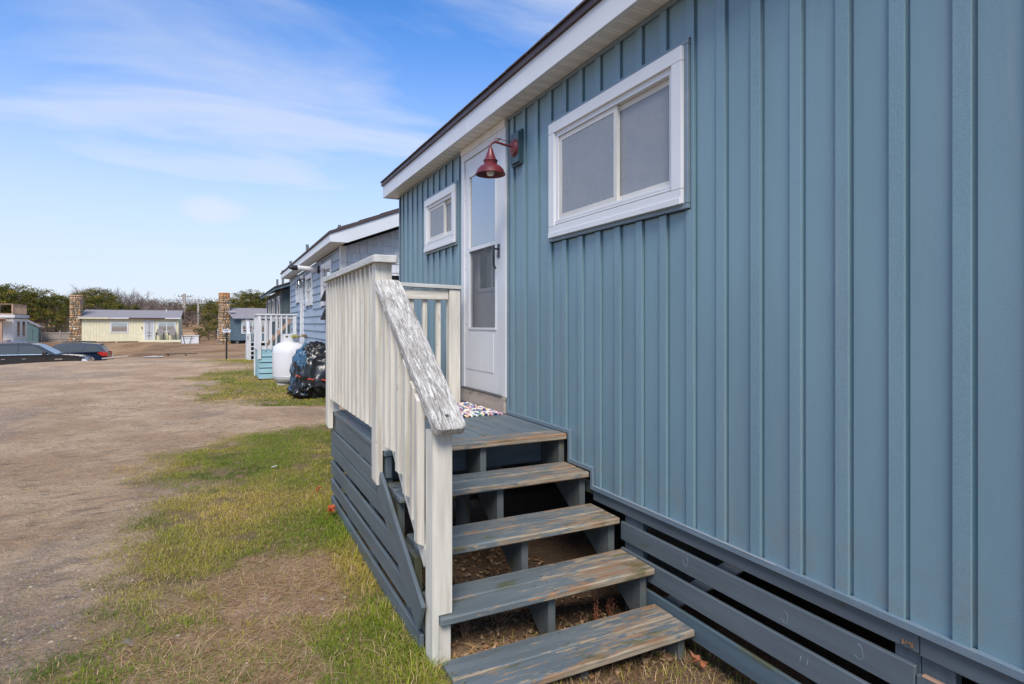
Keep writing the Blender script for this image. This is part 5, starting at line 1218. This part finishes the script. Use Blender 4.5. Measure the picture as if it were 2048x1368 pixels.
# ------------------------------------------------------------------ cars
def car(label, name, loc, face, Ln, Wd, pts_body, pts_glass, arches, wr, mat, wins, pillars, suv=True):
    """side outline in (x,z), front towards +x; face=-1 turns it round"""
    t = thing(name, label, 'car', loc, 0 if face > 0 else math.pi)
    hw_ = Wd/2
    m = MB(); n = len(pts_body)
    rows = [(-hw_+.10, .93), (-hw_, 1.0), (-hw_+.0, 1.0)]
    def sect(y, s): return [(x, y, .32+(z-.32)*s if z > .9 else z) for x, z in pts_body]
    vs = sect(-hw_+.09, 1.0)+sect(-hw_, .965)+sect(hw_, .965)+sect(hw_-.09, 1.0); fs = [tuple(range(n))[::1], tuple(range(3*n, 4*n))[::-1]]
    for l_ in range(3): fs += [(l_*n+i, (l_+1)*n+i, (l_+1)*n+(i+1) % n, l_*n+(i+1) % n) for i in range(n)]
    vs = [(x, y, z) for x, y, z in vs]
    # side skin: bottom rows are vertical, top edge is rounded
    m.add(vs, fs); body = m.build('body', mat, t, smooth=True)
    g = MB(); n = len(pts_glass); zt = max(z for x, z in pts_glass); zb = min(z for x, z in pts_glass)
    def yy(z, e=0): return hw_-.08-.20*(z-zb)/(zt-zb)+e
    vs = [(x, -yy(z), z) for x, z in pts_glass]+[(x, yy(z), z) for x, z in pts_glass]
    g.add(vs, [tuple(range(n)), tuple(range(n, 2*n))[::-1]]+[(i, n+i, n+(i+1) % n, (i+1) % n) for i in range(n)]); g.build('cabin', mat, t, smooth=False)
    for (w0, nm) in wins:
        for s_ in (-1, 1):
            k_ = len(w0); MB().add([(x, s_*yy(z, .006), z) for x, z in w0]+[(x, s_*yy(z, -.01), z) for x, z in w0], [tuple(range(k_)), tuple(range(k_, 2*k_))[::-1]]+[(i, k_+i, k_+(i+1) % k_, (i+1) % k_) for i in range(k_)]).build('window', 'car_glass', t)
    for (w0, mt) in pillars:
        for s_ in (-1, 1):
            k_ = len(w0); MB().add([(x, s_*yy(z, .014), z) for x, z in w0]+[(x, s_*yy(z, -.01), z) for x, z in w0], [tuple(range(k_)), tuple(range(k_, 2*k_))[::-1]]+[(i, k_+i, k_+(i+1) % k_, (i+1) % k_) for i in range(k_)]).build('window_trim', mt, t)
    MR = Matrix.Rotation(R(90), 4, 'X')
    for ax in arches:
        for s_ in (-1, 1):
            T = Matrix.Translation((ax, s_*(hw_-.12), wr)) @ MR
            wl = MB().lathe([(0, -.12), (wr*.62, -.12), (wr*.93, -.115), (wr, -.09), (wr, .09), (wr*.93, .115), (wr*.62, .12), (0, .12)], 28, T).build('wheel', 'tyre', t, smooth=True)
            MB().lathe([(0, -.135), (wr*.2, -.135), (wr*.55, -.128), (wr*.62, -.122)], 20, T).lathe([(0, .135), (wr*.2, .135), (wr*.55, .128), (wr*.62, .122)], 20, T).build('rim', 'wheel_rim', wl, smooth=True)
            MB().lathe([(wr+.01, -.11), (wr+.10, -.115), (wr+.10, .115), (wr+.01, .11)], 28, T).build('wheel_arch', 'black_plastic', t)
    return t, yy
# big SUV
bd = [(-2.85, .45), (-2.88, .80), (-2.86, 1.26), (-2.7, 1.30), (1.15, 1.30), (1.7, 1.27), (2.4, 1.20), (2.72, 1.10), (2.86, .86), (2.88, .50), (2.75, .34), (2.4, .33), (-2.5, .33)]
gl = [(-2.80, 1.27), (-2.62, 1.72), (-2.40, 1.88), (-1.0, 1.93), (.2, 1.91), (.52, 1.84), (1.38, 1.27)]
wn = [([(-2.56, 1.33), (-2.45, 1.70), (-2.30, 1.78), (-1.62, 1.80), (-1.72, 1.33)], 'w'), ([(-1.50, 1.33), (-1.36, 1.80), (-.34, 1.80), (-.34, 1.33)], 'w'), ([(-.28, 1.33), (-.28, 1.80), (.30, 1.78), (.46, 1.72), (1.02, 1.33)], 'w')]
pl = [([(-1.64, 1.33), (-1.52, 1.80), (-1.40, 1.80), (-1.54, 1.33)], 'chrome'), ([(-2.6, 1.295), (-2.6, 1.32), (1.05, 1.32), (1.05, 1.295)], 'chrome')]
s1, yy = car('large black SUV with chrome window trim parked beyond the gravel, facing right', 'parked_car', (-11.8, 42.0, -3.02), 1, 5.75, 2.05, bd, gl, (-1.62, 1.55), .40, 'car_black', wn, pl)
MB().add([(.56, -.70, 1.83), (1.36, -.88, 1.31), (1.36, .88, 1.31), (.56, .70, 1.83), (.50, -.70, 1.80), (1.30, -.88, 1.28), (1.30, .88, 1.28), (.50, .70, 1.80)], [(0, 1, 2, 3), (4, 7, 6, 5), (0, 4, 5, 1), (1, 5, 6, 2), (2, 6, 7, 3), (3, 7, 4, 0)]).build('windscreen', 'car_glass', s1)
for s_ in (-1, 1):
    MB().box(.80, .98, s_*1.04-.10, s_*1.04+.10, 1.28, 1.44).build('wing_mirror', 'car_black', s1); MB().prism([(2.60, .86), (2.62, 1.02), (2.80, .98), (2.885, .84)], 'y', s_*.86-.13+.05*s_, s_*.86+.13+.05*s_).build('headlight', 'head_lamp', s1)
    MB().tube([(-2.3, s_*.72, 1.97), (-1.0, s_*.74, 2.0), (.1, s_*.72, 1.97)], .025, 6).build('roof_rail', 'chrome', s1)
    MB().box(-1.0, -.82, s_*1.035-.01, s_*1.035+.01, 1.06, 1.09).build('door_handle', 'chrome', s1); MB().box(-.1, .08, s_*1.035-.01, s_*1.035+.01, 1.06, 1.09).build('door_handle', 'chrome', s1)
    MB().box(-2.0, 2.0, s_*1.02-.02, s_*1.02+.02, .40, .45).build('side_trim', 'chrome', s1); MB().box(1.35, 1.7, s_*1.026-.01, s_*1.026+.01, 1.0, 1.05).build('badge', 'chrome', s1)
gm = MB().box(2.86, 2.90, -.75, .75, .60, .66)
for i in range(4): gm.box(2.865, 2.90, -.72, .72, .70+.07*i, .735+.07*i)
gm.build('grille', 'chrome', s1)
# smaller SUV facing away to the left
bd = [(-2.28, .45), (-2.33, .75), (-2.28, 1.02), (-2.15, 1.08), (.95, 1.04), (1.5, 1.02), (2.05, .92), (2.28, .75), (2.3, .45), (2.1, .30), (-2.1, .30)]
gl = [(-2.22, 1.03), (-2.05, 1.35), (-1.78, 1.58), (-.8, 1.66), (.1, 1.64), (.4, 1.55), (1.2, 1.03)]
wn = [([(-1.98, 1.10), (-1.80, 1.42), (-1.22, 1.50), (-1.05, 1.10)], 'w'), ([(-.97, 1.10), (-1.10, 1.50), (-.28, 1.54), (-.28, 1.10)], 'w'), ([(-.2, 1.10), (-.2, 1.54), (.22, 1.48), (.80, 1.10)], 'w')]
s2, yy = car('dark blue estate SUV with red tail lights parked behind the black one, facing left', 'parked_car', (-10.9, 46.0, -2.86), -1, 4.6, 1.84, bd, gl, (-1.35, 1.35), .35, 'car_blue', wn, [])
MB().add([(-1.86, -.66, 1.545), (-2.24, -.80, 1.06), (-2.24, .80, 1.06), (-1.86, .66, 1.545), (-1.80, -.66, 1.53), (-2.18, -.80, 1.05), (-2.18, .80, 1.05), (-1.80, .66, 1.53)], [(0, 3, 2, 1), (4, 5, 6, 7), (0, 1, 5, 4), (1, 2, 6, 5), (2, 3, 7, 6), (3, 0, 4, 7)]).build('rear_window', 'car_glass', s2)
for s_ in (-1, 1):
    MB().prism([(-2.345, .80), (-2.30, 1.06), (-1.98, 1.09), (-1.78, 1.0), (-2.05, .80)], 'y', s_*.80-.14, s_*.80+.14).build('tail_light', 'tail_red', s2)
    MB().tube([(-1.5, s_*.62, 1.70), (-.6, s_*.64, 1.74), (.1, s_*.62, 1.71)], .025, 6).build('roof_rail', 'black_plastic', s2)
MB().box(-.9, -.86, -.62, .62, 1.72, 1.76).box(-.1, -.06, -.62, .62, 1.72, 1.76).build('roof_bar', 'black_plastic', s2)

# ------------------------------------------------------------------ trees and brush
def pine_meshes(seed, h, sprd, nclump, low=.3):
    r_ = np.random.RandomState(seed); tr = MB(); lean = r_.uniform(-.5, .5, 2)
    T = [(lean[0]*t*t*h*.25, lean[1]*t*t*h*.25, h*.86*t) for t in np.linspace(0, 1, 6)]
    tr.tube([(a, b, c-.3 if i == 0 else c) for i, (a, b, c) in enumerate(T)], [.17, .14, .12, .09, .06, .03], 7)
    V = []; col = []
    for i in range(nclump):
        t = low+(1-low)*r_.rand()**.8; a = r_.rand()*6.28; rad = sprd*(.35+.65*math.sin(min(1, (1.12-t)*1.35)*math.pi*.5))*(.25+.75*r_.rand()**.5)
        bz = h*(t*.86); tt = min(4.99, t*5); k_ = int(tt); bx_, by_ = T[k_][0], T[k_][1]
        c = np.array([bx_+rad*math.cos(a), by_+rad*math.sin(a), bz+h*.10*r_.rand()+h*.04])
        if i % 5 == 0: tr.tube([(bx_, by_, bz*.93), ((bx_+c[0])/2, (by_+c[1])/2, bz), tuple(c)], [.05, .035, .012], 5)
        cr = sprd*r_.uniform(.13, .25); m = 60; d = r_.normal(size=(m, 3)); d /= np.linalg.norm(d, axis=1)[:, None]; d *= (r_.rand(m, 1)**.4)
        P = c+d*np.array([cr, cr, cr*.5]); u = r_.normal(size=(m, 3)); u /= np.linalg.norm(u, axis=1)[:, None]; v = np.cross(u, r_.normal(size=(m, 3))); v /= np.linalg.norm(v, axis=1)[:, None]
        s_ = r_.uniform(.05, .11, (m, 1)); V.append(np.stack([P-u*s_-v*s_*.45, P+u*s_*1.1, P-u*s_*.4+v*s_*.6], 1))
        base = np.array([(.095, .100, .028), (.145, .135, .032), (.24, .180, .042), (.058, .070, .022)])[r_.choice(4, p=[.35, .3, .18, .17])]
        col.append(base*r_.uniform(.7, 1.3, (m, 1)))
    return tr, np.concatenate(V), np.concatenate(col)
def pine(seed, h, sprd, ncl, low=.3):
    tr, V, col = pine_meshes(seed, h, sprd, ncl, low)
    t = thing('pine_tree', 'dark green pine', 'tree', (0, 0, -50)); tr.build('trunk', 'bark', t)
    o = tri_soup('crown', V, [(0, 1, 2)], 'needle', col, kind=None); o.parent = t; return t
P = [pine(11, 5.6, 2.9, 95), pine(12, 4.6, 2.4, 75, .15), pine(13, 6.4, 2.3, 70, .45)]
def bare_meshes(seed, h, sp, depth=4):
    r_ = random.Random(seed); m = MB()
    def br(p, d, l_, r0, k_):
        q = p+d*l_; mid = (p+q)/2+Vector((r_.uniform(-1, 1), r_.uniform(-1, 1), r_.uniform(-1, 1)))*l_*.1
        m.tube([p, mid, q], [r0, r0*.8, r0*.6], 4, cap=False)
        if k_ > 0:
            for _ in range(3 if k_ > 1 else 4):
                e = (d+Vector((r_.uniform(-1, 1), r_.uniform(-1, 1), r_.uniform(-.35, .8)))*.85*sp).normalized(); br(q if r_.random() < .6 else mid, e, l_*r_.uniform(.55, .85), r0*.6, k_-1)
    for _ in range(4):
        d = Vector((r_.uniform(-.6, .6)*sp, r_.uniform(-.6, .6)*sp, 1)).normalized(); br(Vector((r_.uniform(-.3, .3), r_.uniform(-.3, .3), -.2)), d, h*.36, .075, depth)
    return m
def bare(seed, h, sp, nm='bare_tree'):
    t = thing(nm, 'leafless tree', 'tree', (0, 0, -50)); bare_meshes(seed, h, sp).build('branches', 'twig', t); return t
Bt = [bare(3, 5.0, 1.0), bare(5, 5.2, 1.15), bare(7, 3.2, 1.3, 'bare_bush')]
first = set()
NAT = {p_.name: max(v.co.z for c_ in p_.children for v in c_.data.vertices) for p_ in P+Bt}
def plant(proto, px, z, top, nat, label, grp, rot=None):
    x, y = spot(px, z); g_ = gz(x, y); want = (648-top)/1160*z-g_; sc = want/(NAT.get(proto.name) or nat)
    rot = rnd.random()*6.28 if rot is None else rot
    if proto.name in first: o = dup(proto, (x, y, g_), rot, sc, label)
    else: first.add(proto.name); proto.matrix_basis = Matrix.Translation((x, y, g_)) @ Matrix.Rotation(rot, 4, 'Z') @ Matrix.Scale(sc, 4); proto['label'] = label; o = proto
    o['group'] = grp; return o
num = ['first', 'second', 'third', 'fourth', 'fifth', 'sixth', 'seventh', 'eighth', 'ninth', 'tenth', 'eleventh', 'twelfth', 'thirteenth', 'fourteenth', 'fifteenth', 'sixteenth']
for i, (px, z, top, k_) in enumerate(((-95, 72, 570, 0), (-50, 70, 572, 1), (-12, 71, 566, 0), (20, 74, 566, 0), (46, 70, 577, 1), (70, 74, 575, 0), (92, 71, 583, 1), (112, 73, 588, 0), (135, 70, 606, 1))):
    plant(P[k_], px, z, top, (5.6, 4.6, 6.4)[k_], f'green pine behind the white cottage and fence, {num[i]} of the row from the left', 'pines behind the white cottage')
for i, (px, z, top, k_) in enumerate(((168, 78, 580, 0), (193, 80, 574, 0), (215, 76, 588, 1), (232, 74, 604, 1), (268, 78, 608, 1))):
    plant(P[k_], px, z, top, (5.6, 4.6, 6.4)[k_], f'green pine rising above the cream cottage roof, {num[i]} from its chimney', 'pines behind the cream cottage')
for i, (px, z, top, k_) in enumerate(((330, 96, 618, 1), (352, 100, 622, 1), (384, 90, 626, 1), (412, 76, 632, 1), (399, 56, 655, 1), (417, 55, 652, 1), (432, 62, 640, 1), (378, 88, 608, 0), (398, 94, 606, 0), (420, 90, 612, 1), (436, 72, 598, 0), (452, 66, 604, 1), (470, 72, 592, 0), (488, 78, 583, 0))):
    plant(P[k_], px, z, top, (5.6, 4.6, 6.4)[k_], f'green pine between the cream and the blue cottage, {num[i]} from the left', 'pines between the far cottages')
for i, (px, z, top, k_) in enumerate(((503, 64, 576, 2), (522, 66, 585, 2), (540, 68, 590, 0), (560, 72, 588, 0))):
    plant(P[k_], px, z, top, (5.6, 4.6, 6.4)[k_], f'tall open crowned pine behind the blue cottage roof, {num[i]} from the left', 'pines behind the blue cottage')
for i, (px, z, top, k_) in enumerate(((125, 84, 590, 0), (148, 90, 572, 1), (176, 92, 568, 0), (208, 94, 572, 1), (228, 86, 576, 0), (248, 86, 573, 1), (266, 86, 575, 0), (284, 86, 584, 1), (300, 92, 594, 0))):
    plant(Bt[k_], px, z, top, (7.0, 7.4)[k_], f'leafless grey brown tree above the cream cottage, {num[i]} from the left', 'bare trees on the rise')
for i in range(64):
    px = 100+i*5.6+rnd.uniform(-4, 4); z = rnd.uniform(76, 108); top = np.interp(px, [100, 150, 240, 300, 350, 420, 470], [600, 596, 604, 604, 612, 622, 630])+rnd.uniform(-3, 7)
    plant(Bt[2], px, z, top, 4.4, 'brown leafless bush on the rise behind the far cottages', 'bare bushes on the rise')
# far wood closing the view: tufts of brush over the rise
V = []; col = []; r_ = np.random.RandomState(4)
for i in range(900):
    px = r_.uniform(-140, 640); z = r_.uniform(82, 128); x, y = spot(px, z); g_ = float(H(x, y)); m = 60
    hh = r_.uniform(1.0, 2.2); c = np.array([x, y, g_+hh*.5]); d = r_.normal(size=(m, 3))*np.array([.75, .75, hh*.33]); Pq = c+d
    u = r_.normal(size=(m, 3)); u /= np.linalg.norm(u, axis=1)[:, None]; v = np.cross(u, r_.normal(size=(m, 3))); v /= np.linalg.norm(v, axis=1)[:, None]; s_ = r_.uniform(.08, .2, (m, 1))
    V.append(np.stack([Pq-u*s_-v*s_*.3, Pq+u*s_*1.2, Pq-u*s_*.4+v*s_*.45], 1)); base = np.array([(.135, .095, .078), (.16, .11, .085), (.085, .090, .035), (.11, .085, .07)])[r_.choice(4, p=[.4, .25, .15, .2])]; col.append(base*r_.uniform(.75, 1.25, (m, 1)))
tri_soup('brush_thicket', np.concatenate(V), [(0, 1, 2)], 'needle', np.concatenate(col))
for k_, v_ in (('grass', 'grass'),):
    pass
bpy.context.view_layer.update()
